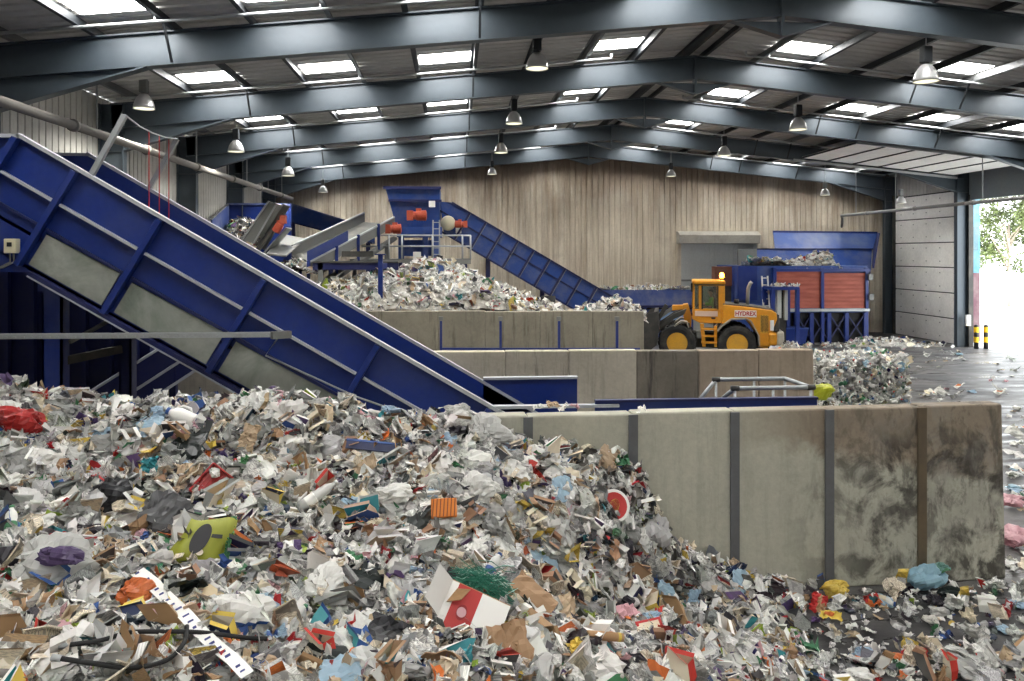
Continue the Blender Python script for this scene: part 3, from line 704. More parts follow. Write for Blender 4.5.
zc = W(548, 296, 33.2).z; MB().lathe([(.0, 0), (.3, 0), (.3, zc * .32), (.315, zc * .33), (.3, zc * .34), (.3, zc * .66), (.315, zc * .67), (.3, zc * .68), (.3, zc), (.27, zc), (.27, zc - .03), (0, zc - .03)], db, n=20).build('shell', BLACK, dr, True)
MB().lathe([(.303, zc * .7), (.306, zc * .72), (.306, zc * .82), (.303, zc * .84)], db, n=20).build('band', MBLUE, dr, True)

# belt conveyor from the bunker up to the hopper
bc = thing('belt_conveyor', 'wide grey belt conveyor rising from the bunker to the blue hopper', 'conveyor', (-6, 31, 0))
tf, tn, hf, hn = W(292, 256, 31.2), W(309, 270, 29.8), W(364, 222, 35.6), W(394, 224, 34.2)
def loft(a, b, c_, d, th, name, mat): return quad_panel([a, b, c_, d], th, name, mat, bc)
loft(tf, tn, hn, hf, -.06, 'belt', BELT)
up = Vector((0, 0, 1))
for a, b, hh in ((tf, hf, .42), (tn, hn, .3)):
    MB().prism([a - up * .12, b - up * .12, b + up * hh, a + up * hh], (.03, .05, 0)).build('side_lip', GREYM, bc)
    MB().bar(a + up * hh, b + up * hh, .1, .06).build('edge_rail', GALV, bc)
a, b = tn.lerp(hn, -.02), tn.lerp(hn, .42); MB().prism([a + up * .28, b + up * .28, b + up * .75, a + up * .75], (.02, .06, 0)).build('blue_skirt', BLUE, bc)
for k in (.0, .3, .55, .8):
    a = tn.lerp(hn, k); MB().bar(a + Vector((.0, -.08, .35)), a + Vector((0, -.08, -.75)), .12, .1, (0, 1, 0)).build('bracket', BLUE, bc)
a, b = tn - up * .75, hn - up * .6; MB().bar(a, b, .1, .14).build('lower_chord', GREYM, bc); MB().bar(a + Vector((.3, 1.2, 0)), b + Vector((0, 1.2, 0)), .1, .14).build('lower_chord', GREYM, bc)
for k in (.04, .5, .9):
    a = tn.lerp(hn, k); MB().box2((a.x - .08, a.y, 0), (a.x + .08, a.y + .16, a.z - .7)).build('leg', GREYM, bc)
motor(bc, W(396, 229, 33.9), (-1, 0, 0), .26, .6)
# gantry beam with its blue post
gb = thing('support_gantry', 'dark blue beam on a bright blue post in front of the white waste heap', 'gantry', W(380, 330, 29.3))
a, b = W(334, 263, 29.5), W(398, 263, 29.5); MB().box2((a.x - .8, a.y, a.z - .26), (b.x, a.y + .25, a.z)).build('beam', DKBLUE, gb)
MB().box2((a.x - .8, a.y - .05, a.z), (b.x, a.y + 2.5, a.z + .06)).build('deck', DGREY, gb)
yq = 28.0; x0, x1 = WY(378, 263, yq).x, WY(382.6, 263, yq).x; mb = MB(); z1 = WY(380, 254, yq).z; mb.box2((x0, yq, 0), (x1, yq + .18, z1)); mb.box2((x0 - .1, yq - .05, z1 - .04), (x1 + .1, yq + .23, z1)); mb.box2((x0, yq + .18, a.z - .2), (x1, a.y + .02, a.z)); mb.build('post', BLUE, gb)
MB().box2((a.x - .6, a.y, 0), (a.x - .42, a.y + .2, a.z)).build('post', GREYM, gb)
MB().box2((b.x - .2, a.y + 2.2, 0), (b.x, a.y + 2.4, a.z)).build('post', DKBLUE, gb)
mb = MB(); q = W(358, 254, 30.5); mb.box(q, (1.2, .4, .22)); mb.build('tray', DGREY, gb)

# bunker with steep conveyor head
bk = thing('waste_bunker', 'open blue bunker holding grey paper waste near the left wall', 'bunker', (-8, 33, 0))
pb = [WY(*q, 34.2) for q in ((226, 205), (291, 204), (291, 262), (226, 262))]
MB().prism(pb, (0, .06, 0)).build('back_panel', BLUE, bk)
quad_panel([WY(228, 204.5, 34.1), WY(211, 220, 30.5), WY(211, 262, 30.5), WY(228, 262, 34.1)], .05, 'side_panel', FBLUE, bk)
MB().box2((pb[0].x, 34.1, pb[0].z), (pb[1].x, 34.3, pb[0].z + .08)).build('rim', FBLUE, bk)
MB().bar(WY(211, 220, 30.5), WY(228, 204.5, 34.1), .08, .08).build('rim', GALV, bk)
MB().box2((pb[0].x - .6, 30.5, 2.8), (pb[1].x, 34.2, 2.9)).build('bunker_floor', DGREY, bk)
for x in (pb[0].x - .4, pb[1].x - .2):
    for y in (30.7, 33.9): MB().box2((x - .08, y, 0), (x + .08, y + .16, 2.8)).build('leg', DKBLUE, bk)
sc_ = thing('steep_conveyor', 'steep grey-sided conveyor head with an orange motor beside the bunker', 'conveyor', WY(262, 280, 31.5))
pp = [WY(*q, 31) for q in ((238, 246), (269, 201), (276, 205), (250, 250))]
MB().prism(pp, (0, .05, 0)).build('side_panel', GREYM, sc_); MB().prism([q + Vector((.25, 1.3, 0)) for q in pp], (0, .05, 0)).build('side_panel', GREYM, sc_)
mid = [(pp[0] + pp[3]) / 2, (pp[1] + pp[2]) / 2]; MB().bar(mid[0] + Vector((.1, .65, 0)), mid[1] + Vector((.1, .65, 0)), 1.25, .08, (0, 0, 1)).build('belt', BELT, sc_)
MB().bar(pp[0] - Vector((0, .04, 0)), pp[1] - Vector((0, .04, 0)), .06, .06, (0, 1, 0)).build('edge_rail', GALV, sc_); MB().bar(pp[3] - Vector((0, .04, 0)), pp[2] - Vector((0, .04, 0)), .06, .06, (0, 1, 0)).build('edge_rail', GALV, sc_)
a, b = WY(256, 254, 30.9), WY(284, 214, 30.9); MB().bar(a, b, .12, .16, (0, 1, 0)).build('lower_chord', DGREY, sc_)
a, b = WY(262, 258, 31.6), WY(289, 228, 31.6); MB().bar(a, b, 1.0, .06).build('guard_plate', GREYM, sc_)
motor(sc_, WY(278.5, 227, 30.7), (.5, 0, .8), .2, .6)
for px in (248, 268): q = WY(px, 250, 31.3); MB().box2((q.x - .07, 31.3, 0), (q.x + .07, 31.45, q.z)).build('leg', DKBLUE, sc_)
st_ = thing('sloping_chute_plate', 'flat grey cover plate on legs beside the wide belt conveyor', 'machine cover', WY(285, 262, 31))
quad_panel([WY(266, 255, 30.6), WY(286, 257, 30.2), WY(306, 240, 33), WY(286, 236, 34)], .06, 'plate', GREYM, st_)
for px, y in ((272, 30.8), (300, 32.6)): q = WY(px, 255, y); MB().box2((q.x - .06, y, 0), (q.x + .06, y + .12, q.z - .1)).build('leg', DKBLUE, st_)
fb = thing('overhead_trough', 'blue trough sloping down along the back wall behind the grey belt', 'conveyor', (-6, 38, 0))
a, b = WY(288, 203, 38.5), WY(372, 229, 38.5); a1, b1 = WY(288, 222, 38.5), WY(372, 244, 38.5)
MB().prism([a, b, b1, a1], (0, .06, 0)).build('side_panel', MBLUE, fb); MB().prism([q + Vector((0, 1.3, 0)) for q in (a, b, b1, a1)], (0, .06, 0)).build('side_panel', MBLUE, fb)
MB().prism([a1, b1, b1 + up * .06, a1 + up * .06], (0, 1.3, 0)).build('trough_floor', DKBLUE, fb); MB().bar(a + Vector((0, -.03, 0)), b + Vector((0, -.03, 0)), .12, .08).build('edge_rail', FBLUE, fb)
for k in (.05, .5, .95): q = a1.lerp(b1, k); MB().box2((q.x - .1, 38.6, 0), (q.x + .1, 38.8, q.z)).build('leg', DKBLUE, fb)

# ================================================================ right-hand plant against the back wall
ym = 36.0
lt = thing('floor_conveyor', 'long low dusty blue conveyor along the back wall behind the loader', 'conveyor', (9, 37, 0))
a, b = WY(596, 290, 37), WY(694, 290, 37); z0, z1, z2 = a.z, WY(600, 305.5, 37).z, WY(600, 331, 37).z
MB().box2((a.x, 37, z1), (b.x, 37.05, z0)).build('upper_side', FBLUE, lt); MB().box2((a.x, 36.93, z1 - .1), (b.x, 37.02, z1)).build('edge_rail', DKBLUE, lt)
MB().box2((a.x, 37.1, .25), (b.x, 37.2, z1 - .1)).build('lower_side', MBLUE, lt); MB().box2((a.x, 38.4, .25), (b.x, 38.45, z0)).build('back_side', FBLUE, lt)
MB().box2((a.x, 37, z1 - .2), (b.x, 38.4, z1 - .12)).build('belt', BLACK, lt)
for k in range(5): x = a.x + (b.x - a.x) * (.1 + .2 * k); MB().box2((x - .07, 36.98, 0), (x + .07, 37.12, z1)).build('leg', BLUE, lt)
MB().box2((WY(651, 300, 36.9).x, 36.9, WY(651, 320, 36.9).z), (WY(690, 300, 36.9).x, 36.95, WY(651, 312, 36.9).z)).build('cover_strip', paint('light_blue_paint', srgb(120, 150, 190), .5, 0, (.3, .3, .3), .5), lt)

REDP = NT('red_slatted_panel'); t = REDP; o_ = t.obj()
wv = t.n('ShaderNodeTexWave', wave_type='BANDS', bands_direction='Z'); wv.inputs['Scale'].default_value = 1.6; t.l(o_, wv.inputs[0])
c = t.mix(t.ramp(t.noise(t.mapping(o_, (1, 1, 4)), 1.3, 5, .6), [(.35, (0, 0, 0)), (.7, (1, 1, 1))]), srgb(146, 66, 48), srgb(176, 92, 72))
t.bsdf(c, .6, 0, wv.outputs[0], .5, .02); REDP = t.m
sh = thing('shredder_plant', 'blue machine with two red slatted panels and cross-braced base under the tilted blue hopper', 'machine', (17, 37, 0))
g = lambda px, py, y=ym: WY(px, py, y)
a, b = g(738, 266), g(869, 338); MB().box2((a.x, ym + .12, .35), (b.x, 39, a.z)).build('body', MBLUE, sh)
for p0, p1, py0, py1 in ((776, 821.5, 271, 308), (824, 866, 273, 308)):
    a, b = g(p0, py0), g(p1, py1); MB().box2((a.x, ym, b.z), (b.x, ym + .1, a.z)).build('red_panel', REDP, sh)
for px in (775, 822.7, 867):
    a = g(px, 268, ym - .06); MB().box2((a.x - .07, ym - .08, 0), (a.x + .07, ym + .08, a.z)).build('frame_post', BLUE, sh)
for py in (269.5, 309.5):
    a, b = g(774, py), g(869, py); MB().box2((a.x, ym - .1, a.z - .1), (b.x, ym + .05, a.z + .03)).build('frame_rail', BLUE if py < 300 else GALV, sh)
a, b = g(795, 312), g(866, 312); z1 = a.z - .05
for i, px in enumerate((796, 811, 828.5, 846, 865)):
    x = g(px, 320).x; MB().box2((x - .09, ym - .1, 0), (x + .09, ym + .05, z1)).build('base_post', BLUE, sh)
xs_ = [g(px, 320).x for px in (796, 811, 828.5, 846, 865)]
for x0, x1 in zip(xs_[:-1], xs_[1:]):
    MB().bar((x0, ym - .03, z1), (x1, ym - .03, .1), .05, .08, (0, 1, 0)).build('cross_brace', DKBLUE, sh); MB().bar((x0, ym - .03, .1), (x1, ym - .03, z1), .05, .08, (0, 1, 0)).build('cross_brace', DKBLUE, sh)
MB().box2((g(776, 300).x, ym + .09, .05), (b.x, ym + .14, z1)).build('base_back', BLACK, sh)
for q in ((870, 277), (870.5, 297)): MB().box(g(*q, ym - .1), (.2, .2, .3)).build('fitting', GREYM, sh)
MB().box2((g(738, 266).x, ym - .02, g(738, 300).z), (g(757, 266).x, ym + .12, g(738, 266).z)).build('front_plate', BLUE, sh)
# tilted hopper on top
hh = thing('tilted_hopper', 'wide tilted blue hopper panel above the two red panels', 'hopper', (17, 39, 0))
yb2 = 39.0
v = [g(757, 249, yb2), g(872, 249, yb2), g(871, 270, yb2 - .6), g(757, 270, yb2 - .6)]
quad_panel(v, .05, 'lower_panel', MBLUE, hh)
v = [g(773, 232, yb2 + .9), g(877, 233, yb2 + .9), g(873, 249, yb2), g(775, 249, yb2)]
quad_panel(v, .05, 'upper_panel', paint('hopper_worn_blue', srgb(40, 74, 140), .45, 0, (.2, .22, .26), .6, .5), hh)
quad_panel([g(877, 233, yb2 + .9), g(879, 233, yb2 - 1.2), g(873, 268, yb2 - 2.4), g(872, 268, yb2 - .6), g(873, 249, yb2)], .05, 'end_panel', DKBLUE, hh)
MB().bar(g(773, 231.6, yb2 + .9), g(877, 232.6, yb2 + .9), .1, .1).build('rim', BLUE, hh); MB().bar(g(757, 249, yb2 - .04), g(873, 249, yb2 - .04), .06, .06).build('seam', DKBLUE, hh)
a, b = g(738, 249.5, 38.5), g(757, 266, 38.5); MB().box2((a.x, 38.5, b.z), (b.x, 38.6, a.z)).build('grey_panel', GREYM, hh)
for x in (g(760, 260, 39).x, g(868, 260, 39).x): MB().box2((x - .1, 38.9, 3.0), (x + .1, 39.1, g(760, 262, 39).z)).build('bracket', DKBLUE, hh)
# infeed box, pipes, ladder, cabinet and skip in front
ib = thing('infeed_box', 'rusty brown box with blue pipes beside the orange beacon', 'machine box', g(725, 330, 36.6))
a, b = g(715, 266.5, 36.8), g(735.5, 340, 36.8); MB().box2((a.x, 36.8, g(715, 286, 36.8).z), (b.x, 37.3, a.z)).build('box', RUST, ib)
MB().box2((a.x + .05, 36.9, 0), (b.x - .05, 37.2, g(715, 286, 36.8).z)).build('stand', DGREY, ib)
for px in (735, 741): x = g(px, 300, 36.5).x; MB().box2((x - .05, 36.5, 0), (x + .05, 36.6, g(px, 268, 36.5).z)).build('post', BLUE, ib)
MB().bar(g(736, 281, 36.5), g(756, 280, 36.5), .06, .06).build('rail', BLUE, ib)
quad_panel([g(744, 268, 36.3), g(757, 279, 36.0), g(757, 300, 36.0), g(744, 300, 36.3)], .04, 'chute_plate', DKBLUE, ib)
al = thing('leaning_ladder', 'light metal ladder leaning on the blue machine beside the grey cabinet', 'ladder', g(766, 337, 35.7))
a0, a1, b0, b1 = g(765.8, 338, 35.3), g(761.8, 276, 35.85), g(772, 338, 35.3), g(767.5, 276, 35.85)
for p, q in ((a0, a1), (b0, b1)): p.z = 0; MB().bar(p, q, .05, .08, (0, 1, 0)).build('stile', WHITE, al)
for i in range(10): k = (i + .7) / 10; MB().tube(a0.lerp(a1, k), b0.lerp(b1, k), .022, 6).build('rung', WHITE, al)
ct = thing('control_cabinet', 'grey control cabinet under a blue open frame beside the loader', 'cabinet', g(785, 340, 34.8))
a, b = g(777, 290, 34.8), g(788, 318, 34.8); CABG = paint('cabinet_grey', srgb(186, 190, 184), .5, 0, (.3, .3, .28), .3)
w_ = b.x - a.x
MB().box2((a.x, 34.8, b.z), (a.x + w_ * .42, 35.5, a.z)).build('cabinet', CABG, ct, bevel=.02); MB().box2((a.x + w_ * .68, 34.8, b.z - .1), (b.x, 35.5, a.z)).build('cabinet', CABG, ct, bevel=.02); MB().box2((a.x + w_ * .42, 34.95, b.z), (a.x + w_ * .68, 35.5, a.z)).build('gap_panel', BLACK, ct)
MB().box2((a.x + .05, 34.9, 0), (b.x - .05, 35.4, b.z)).build('plinth', DGREY, ct)
for px in (773.5, 798): x = g(px, 300, 34.6).x; MB().box2((x - .08, 34.6, 0), (x + .08, 34.76, g(px, 288, 34.6).z)).build('frame_post', BLUE, ct); MB().box2((x - .08, 35.6, 0), (x + .08, 35.76, g(px, 288, 34.6).z)).build('frame_post', BLUE, ct)
a, b = g(772.5, 287, 34.6), g(799, 290, 34.6); MB().box2((a.x, 34.55, b.z), (b.x, 35.8, a.z)).build('canopy', BLUE, ct)
sk = thing('blue_skip', 'small blue steel skip on the floor in front of the cross-braced base', 'skip', g(794, 342, 35.3))
a, b = g(780, 328, 35.0), g(808.5, 338, 35.0); bz = a.z
frustum('body', (a.x, b.x, 35.0, 35.7, bz), (a.x + .12, b.x - .12, 35.1, 35.6, .02), BLUE, sk); md = sk.children[0].modifiers.new('s', 'SOLIDIFY'); md.thickness = .04
MB().box2((a.x - .03, 34.97, bz - .06), (b.x + .03, 35.02, bz)).build('rim', MBLUE, sk)
# ================================================================ wheel loader
yn, yfar = 30.25, 32.15
ldr = thing('wheel_loader', 'yellow wheel loader with an orange beacon parked by the end of the bay wall', 'wheel loader', (WY(706, 340, yn).x, 31.2, 0))
_xc = WY(706, 340, yn).x
def g(px, py, y=yn):                     # picture measurements on the near side, length seen square on
    v = WY(px, py, yn); return Vector((_xc + (v.x - _xc) * .955, y, v.z))
def slab(pts, y0, y1, name, mat, bevel=.03, parent=None):
    p = [g(*q) for q in pts]
    return MB().prism([(v.x, y0, v.z) for v in p], (0, y1 - y0, 0)).build(name, mat, parent or ldr, bevel=bevel)
GLASS = NT('cab_glass'); t = GLASS
tr = t.n('ShaderNodeBsdfTransparent'); tr.inputs[0].default_value = (.62, .72, .68, 1); gl = t.n('ShaderNodeBsdfGlossy'); gl.inputs['Roughness'].default_value = .08
mx = t.n('ShaderNodeMixShader'); mx.inputs[0].default_value = .14; t.l(tr.outputs[0], mx.inputs[1]); t.l(gl.outputs[0], mx.inputs[2]); t.l(mx.outputs[0], t.out.inputs[0]); GLASS = t.m
# wheels
RT = .745
for px in (677, 736.5):
    x = g(px, 343).x
    for s, y in ((-1, 30.1), (1, 31.78)):
        yc_ = y + .26
        mb = MB(); R1 = RT
        mb.lathe([(.40, -.24), (.56, -.27), (.68, -.25), (R1 - .02, -.18), (R1 - .02, .18), (.68, .25), (.56, .27), (.40, .24)], (x, yc_, RT), (0, 1, 0), 36)
        for i in range(22):
            a = 2 * math.pi * i / 22; c = Vector((x + math.cos(a) * (R1 - .01), yc_ - .12, RT + math.sin(a) * (R1 - .01))); d = Vector((x + math.cos(a + .13) * (R1 - .01), yc_ + .0, RT + math.sin(a + .13) * (R1 - .01)))
            for q0, q1 in ((c, d), (Vector((c.x, yc_ + .14, c.z)), d)): mb.bar(q0, q1, .07, .035, (math.cos(a), 0, math.sin(a)))
        w_ = mb.build('wheel', TYRE, ldr)
        f = s
        mb = MB(); mb.lathe([(.41, -.25), (.38, -.25), (.36, -.14), (.20, -.10), (.19, -.2), (.12, -.22), (0, -.22)] if s < 0 else [(.41, .25), (.38, .25), (.36, .14), (.20, .10), (.19, .2), (.12, .22), (0, .22)], (x, yc_, RT), (0, 1, 0), 28)
        for i in range(10):
            a = 2 * math.pi * i / 10; mb.tube((x + math.cos(a) * .27, yc_ + f * .12, RT + math.sin(a) * .27), (x + math.cos(a) * .27, yc_ + f * .16, RT + math.sin(a) * .27), .025, 6)
        mb.build('rim', YEL2, w_); MB().lathe([(.30, f * .135), (.31, f * .15), (.35, f * .17), (.36, f * .15), (.30, f * .13)], (x, yc_, RT), (0, 1, 0), 28).build('rim_groove', DGREY, w_)
        MB().lathe([(.14, f * .18), (.11, f * .24), (0, f * .25)], (x, yc_, RT), (0, 1, 0), 16).build('hub_cap', RUST, w_)
# chassis
slab([(682, 334), (769, 334), (769, 349), (682, 349)], 30.7, 31.7, 'chassis', DGREY)
slab([(664, 330), (690, 324), (690, 350), (664, 350)], 30.65, 31.75, 'front_axle_frame', DGREY)
for px in (677, 736.5):
    x = g(px, 343).x; MB().tube((x, 30.3, RT), (x, 32.1, RT), .17, 14).build('axle', DGREY, ldr)
# engine body
slab([(723, 304.5), (746, 306.3), (770, 309), (775, 312), (775.5, 318), (770.5, 331), (769, 345), (757.5, 345), (757, 333), (745, 318), (731, 319.5), (724, 326), (722, 326)], 30.35, 32.05, 'engine_cover', YEL, .04)
slab([(723, 303.2), (746, 304.8), (771, 308.2), (775, 311), (770, 310), (746, 306.6), (723, 305)], 30.4, 32.0, 'hood_lid', DGREY, .02)
mb = MB()
for i in range(6):
    for j in range(12):
        q = g(760.2 + i * 1.25, 315 + j * 1.35 + (i % 2) * .6, 30.34); mb.box(q, (.038, .02, .042))
a, b = g(759.3, 313.8, 30.35), g(767, 332, 30.35)
gr_ = MB().box2((a.x, 30.33, b.z), (b.x, 30.36, a.z)).build('grille', YEL2, ldr)
mb.build('grille_mesh', BLACK, gr_)
slab([(773, 312), (778, 314), (778, 330), (772.5, 330), (775.5, 318)], 30.5, 31.9, 'radiator_guard', DGREY, .02)
slab([(768.7, 319), (772.3, 319), (772, 329), (768.7, 329)], 30.3, 30.36, 'label_plate', WHITE, .0)
slab([(767, 331.5), (775, 331), (775, 343.5), (767, 343.5)], 30.2, 32.2, 'counterweight', YEL, .08)
slab([(775, 330.5), (781.5, 329), (782, 338), (779, 343.5), (775, 343.5)], 30.2, 32.2, 'bumper', paint('bumper_grey', srgb(176, 170, 155), .6, 0, (.2, .18, .15), .5), .1)
slab([(757.5, 336), (767, 336), (767, 347.5), (757.5, 346)], 30.45, 30.6, 'rear_step', YEL, .02)
# rear mudguard: a folded band over the wheel
pts = [(717.5, 330.5), (722, 325), (731, 318.6), (745, 317.6), (750, 320), (757.5, 334), (758, 344)]
for y0 in (30.08, 31.72):
    mb = MB(); p = [g(*q) for q in pts]
    for a, b in zip(p[:-1], p[1:]): mb.bar((a.x, y0 + .3, a.z), (b.x, y0 + .3, b.z), .6, .05)
    mb.build('mudguard', paint('mudguard_grey', srgb(150, 146, 132), .6, 0, (.2, .18, .15), .5), ldr)
    mb = MB(); mb.bar(g(674, 327, y0 + .3), g(681, 321.8, y0 + .3), .55, .05); mb.bar(g(681, 321.8, y0 + .3), g(687, 322.5, y0 + .3), .55, .05); mb.bar(g(687, 322.5, y0 + .3), g(688.5, 328, y0 + .3), .55, .05); mb.build('mudguard', MATS['mudguard_grey'], ldr)
# cab
cab = slab([(693.5, 309.5), (722.5, 309.5), (722.5, 323.5), (700, 323.5), (692.5, 320)], 30.42, 31.95, 'cab_body', YEL, .03)
slab([(692.5, 280.3), (725.3, 280.3), (725.8, 284.5), (692.3, 284.5)], 30.35, 32.02, 'cab_roof', YEL, .06)
slab([(694, 284.4), (725, 284.4), (724.5, 285.6), (694, 285.6)], 30.4, 31.97, 'roof_lining', DGREY, .0)
for y in (30.42, 31.86):
    for q in ([(693.3, 284), (694.8, 284), (694.6, 310), (692.8, 310)], [(699, 284), (702, 284), (702, 311), (699, 311)], [(718.3, 284), (725, 284), (725, 312), (718.3, 312)]):
        slab(q, y, y + .09, 'cab_pillar', YEL, .015)
for y in (30.42, 31.9):
    slab([(700.5, 309), (720, 309), (720, 311.5), (700.5, 311.5)], y, y + .06, 'window_sill', YEL, .01); slab([(700.5, 284), (720, 284), (720, 286.2), (700.5, 286.2)], y, y + .06, 'window_head', YEL, .01)
    slab([(702, 286), (718.4, 286), (718.4, 309.5), (702, 309.5)], y + .025, y + .035, 'window', GLASS, 0)
    slab([(694.7, 285), (699.2, 285), (699.2, 309.5), (694.3, 309.5)], y + .025, y + .035, 'window', GLASS, 0)
    slab([(701.6, 286), (703, 286), (703, 309.6), (701.6, 309.6)], y - .01, y, 'window_seal', BLACK, 0); slab([(717.6, 286), (718.6, 286), (718.6, 309.6), (717.6, 309.6)], y - .01, y, 'window_seal', BLACK, 0)
slab([(693.6, 285), (694.2, 285), (693.4, 309.5), (692.9, 309.5)], 30.5, 31.87, 'windscreen', GLASS, 0)
slab([(695, 311.3), (717.8, 311.3), (717.8, 316.6), (695, 316.6)], 30.39, 30.42, 'pale_band', flat('pale_pink_band', srgb(222, 190, 170), .5), 0)
slab([(711.5, 317.6), (715.5, 317.6), (715.5, 319), (711.5, 319)], 30.37, 30.42, 'door_handle', BLACK, 0)
slab([(690.8, 283.5), (692.6, 283), (692.6, 292), (691, 292)], 30.2, 30.45, 'mirror', BLACK, .02)
slab([(704, 318), (716, 318), (716, 309), (704, 309)], 31.2, 31.8, 'seat', BLACK, .05); slab([(714, 318), (717.5, 318), (718, 294), (715.5, 294)], 31.0, 31.6, 'seat_back', BLACK, .05)
q = g(699, 306, 31.2); MB().tube(q, q + Vector((-.3, 0, -.5)), .03, 8).build('steering_column', BLACK, ldr)
# steps
slab([(700, 324), (704, 324), (706, 347), (702.5, 347)], 30.3, 30.42, 'step_frame', YEL, .01); slab([(714, 326), (717, 326), (717, 347), (714.5, 347)], 30.3, 30.42, 'step_frame', YEL, .01)
for py in (328.5, 335.5, 342): slab([(701.5, py), (717, py), (717, py + 1.6), (701.5, py + 1.6)], 30.25, 30.6, 'step', YEL, .01)
slab([(696.5, 331), (703.5, 331), (703.5, 339), (696.5, 339)], 30.35, 30.8, 'battery_box', GREYM, .05)
# exhaust, beacon
p = [g(748.6, 306, 31.1), g(748.9, 297, 31.1), g(749.3, 289, 31.1), g(751.2, 284, 31.1), g(753, 282, 31.1)]
mb = MB(); mb.pipe(p, .075, 10); mb.build('exhaust_pipe', GREYM, ldr, True)
MB().tube(g(737.5, 305, 31.0), g(737.5, 299.8, 31.0), .1, 12).build('air_intake', BLACK, ldr, True)
q = g(722.6, 280.3, 30.9); MB().tube(q, q + Vector((0, 0, .08)), .07, 12).build('beacon_base', BLACK, ldr)
BEAC = flat('beacon_glow', (1.0, .32, .03, 1), .3, 0, 14)
MB().lathe([(.075, .08), (.09, .1), (.085, .24), (.05, .29), (0, .3)], q, n=16).build('beacon', BEAC, ldr, True)
bl = bpy.data.objects.new('beacon_light', bpy.data.lights.new('beacon_light', 'POINT')); COL.objects.link(bl); bl.data.energy = 12; bl.data.color = (1, .4, .08); bl.data.shadow_soft_size = .1; bl.location = q + Vector((0, -.25, .25))
# lift arms, tilt linkage, tower, bucket
slab([(683, 306), (688.5, 305), (692, 318), (691.5, 329), (686, 329), (683.5, 318)], 30.9, 31.5, 'lift_tower', YEL, .03)
slab([(672, 307), (688, 306.5), (688, 310.5), (672, 313)], 31.05, 31.35, 'bell_crank', YEL, .03)
for y in (30.62, 31.6):
    slab([(687, 309.5), (684.5, 315.5), (674, 320.5), (660, 332), (652, 346), (646.5, 347), (649, 334), (660, 324.5), (673.5, 315)], y, y + .16, 'lift_arm', DGREY, .02)
mb = MB(); mb.bar(g(674, 309, 31.2), g(650, 326, 31.2), .14, .14); mb.build('tilt_cylinder', GREYM, ldr)
mb = MB(); mb.bar(g(666, 307, 31.2), g(648, 338, 31.2), .2, .16); mb.build('tilt_lever', DGREY, ldr)
slab([(652.3, 334), (656.5, 333.6), (656.5, 337), (652.3, 337.5)], 30.58, 30.64, 'work_light', YEL, .02)
# bucket, curved section extruded across
sec = [(657, 312), (659, 330), (656, 346), (640, 358.5), (618, 360), (618, 358), (640, 355), (652, 343), (654.5, 329), (653, 313)]
slab(sec, 29.95, 32.45, 'bucket', DGREY, .0)
for y in (29.93, 32.43): slab([(657, 312), (659, 330), (656, 346), (640, 359), (618, 360), (634, 330), (648, 314)], y, y + .05, 'bucket_side', DGREY, 0)
# sign on the engine cover
sg = slab([(734.3, 309.8), (755.6, 309.8), (755.6, 316.4), (734.3, 316.4)], 30.32, 30.36, 'name_sign', WHITE, 0)
def lettering(txt, loc, size, mat, parent, name='lettering', rot=(R(90), 0, 0), sx=1.0):
    cu = bpy.data.curves.new(name, 'FONT'); cu.body = txt; cu.size = size; cu.extrude = .006; cu.align_x = 'CENTER'; cu.align_y = 'CENTER'; cu.offset = size * .025
    o = bpy.data.objects.new(name, cu); COL.objects.link(o); dg = bpy.context.evaluated_depsgraph_get(); me = bpy.data.meshes.new_from_object(o.evaluated_get(dg)); bpy.data.objects.remove(o)
    me.materials.clear(); me.materials.append(mat)
    M = Matrix.Translation(Vector(loc)) @ (Matrix.Rotation(rot[2], 4, 'Z') @ Matrix.Rotation(rot[0], 4, 'X')) @ Matrix.Diagonal((sx, 1, 1, 1))
    me.transform(M)
    o = bpy.data.objects.new(name, me); COL.objects.link(o); o.parent = parent
    if LOCAL.get(parent.name): me.transform(LOCAL[parent.name])
    return o
lettering('HYDREX', g(745, 313.1, 30.31), .235, flat('sign_red', srgb(178, 30, 34), .5), sg, sx=.86)

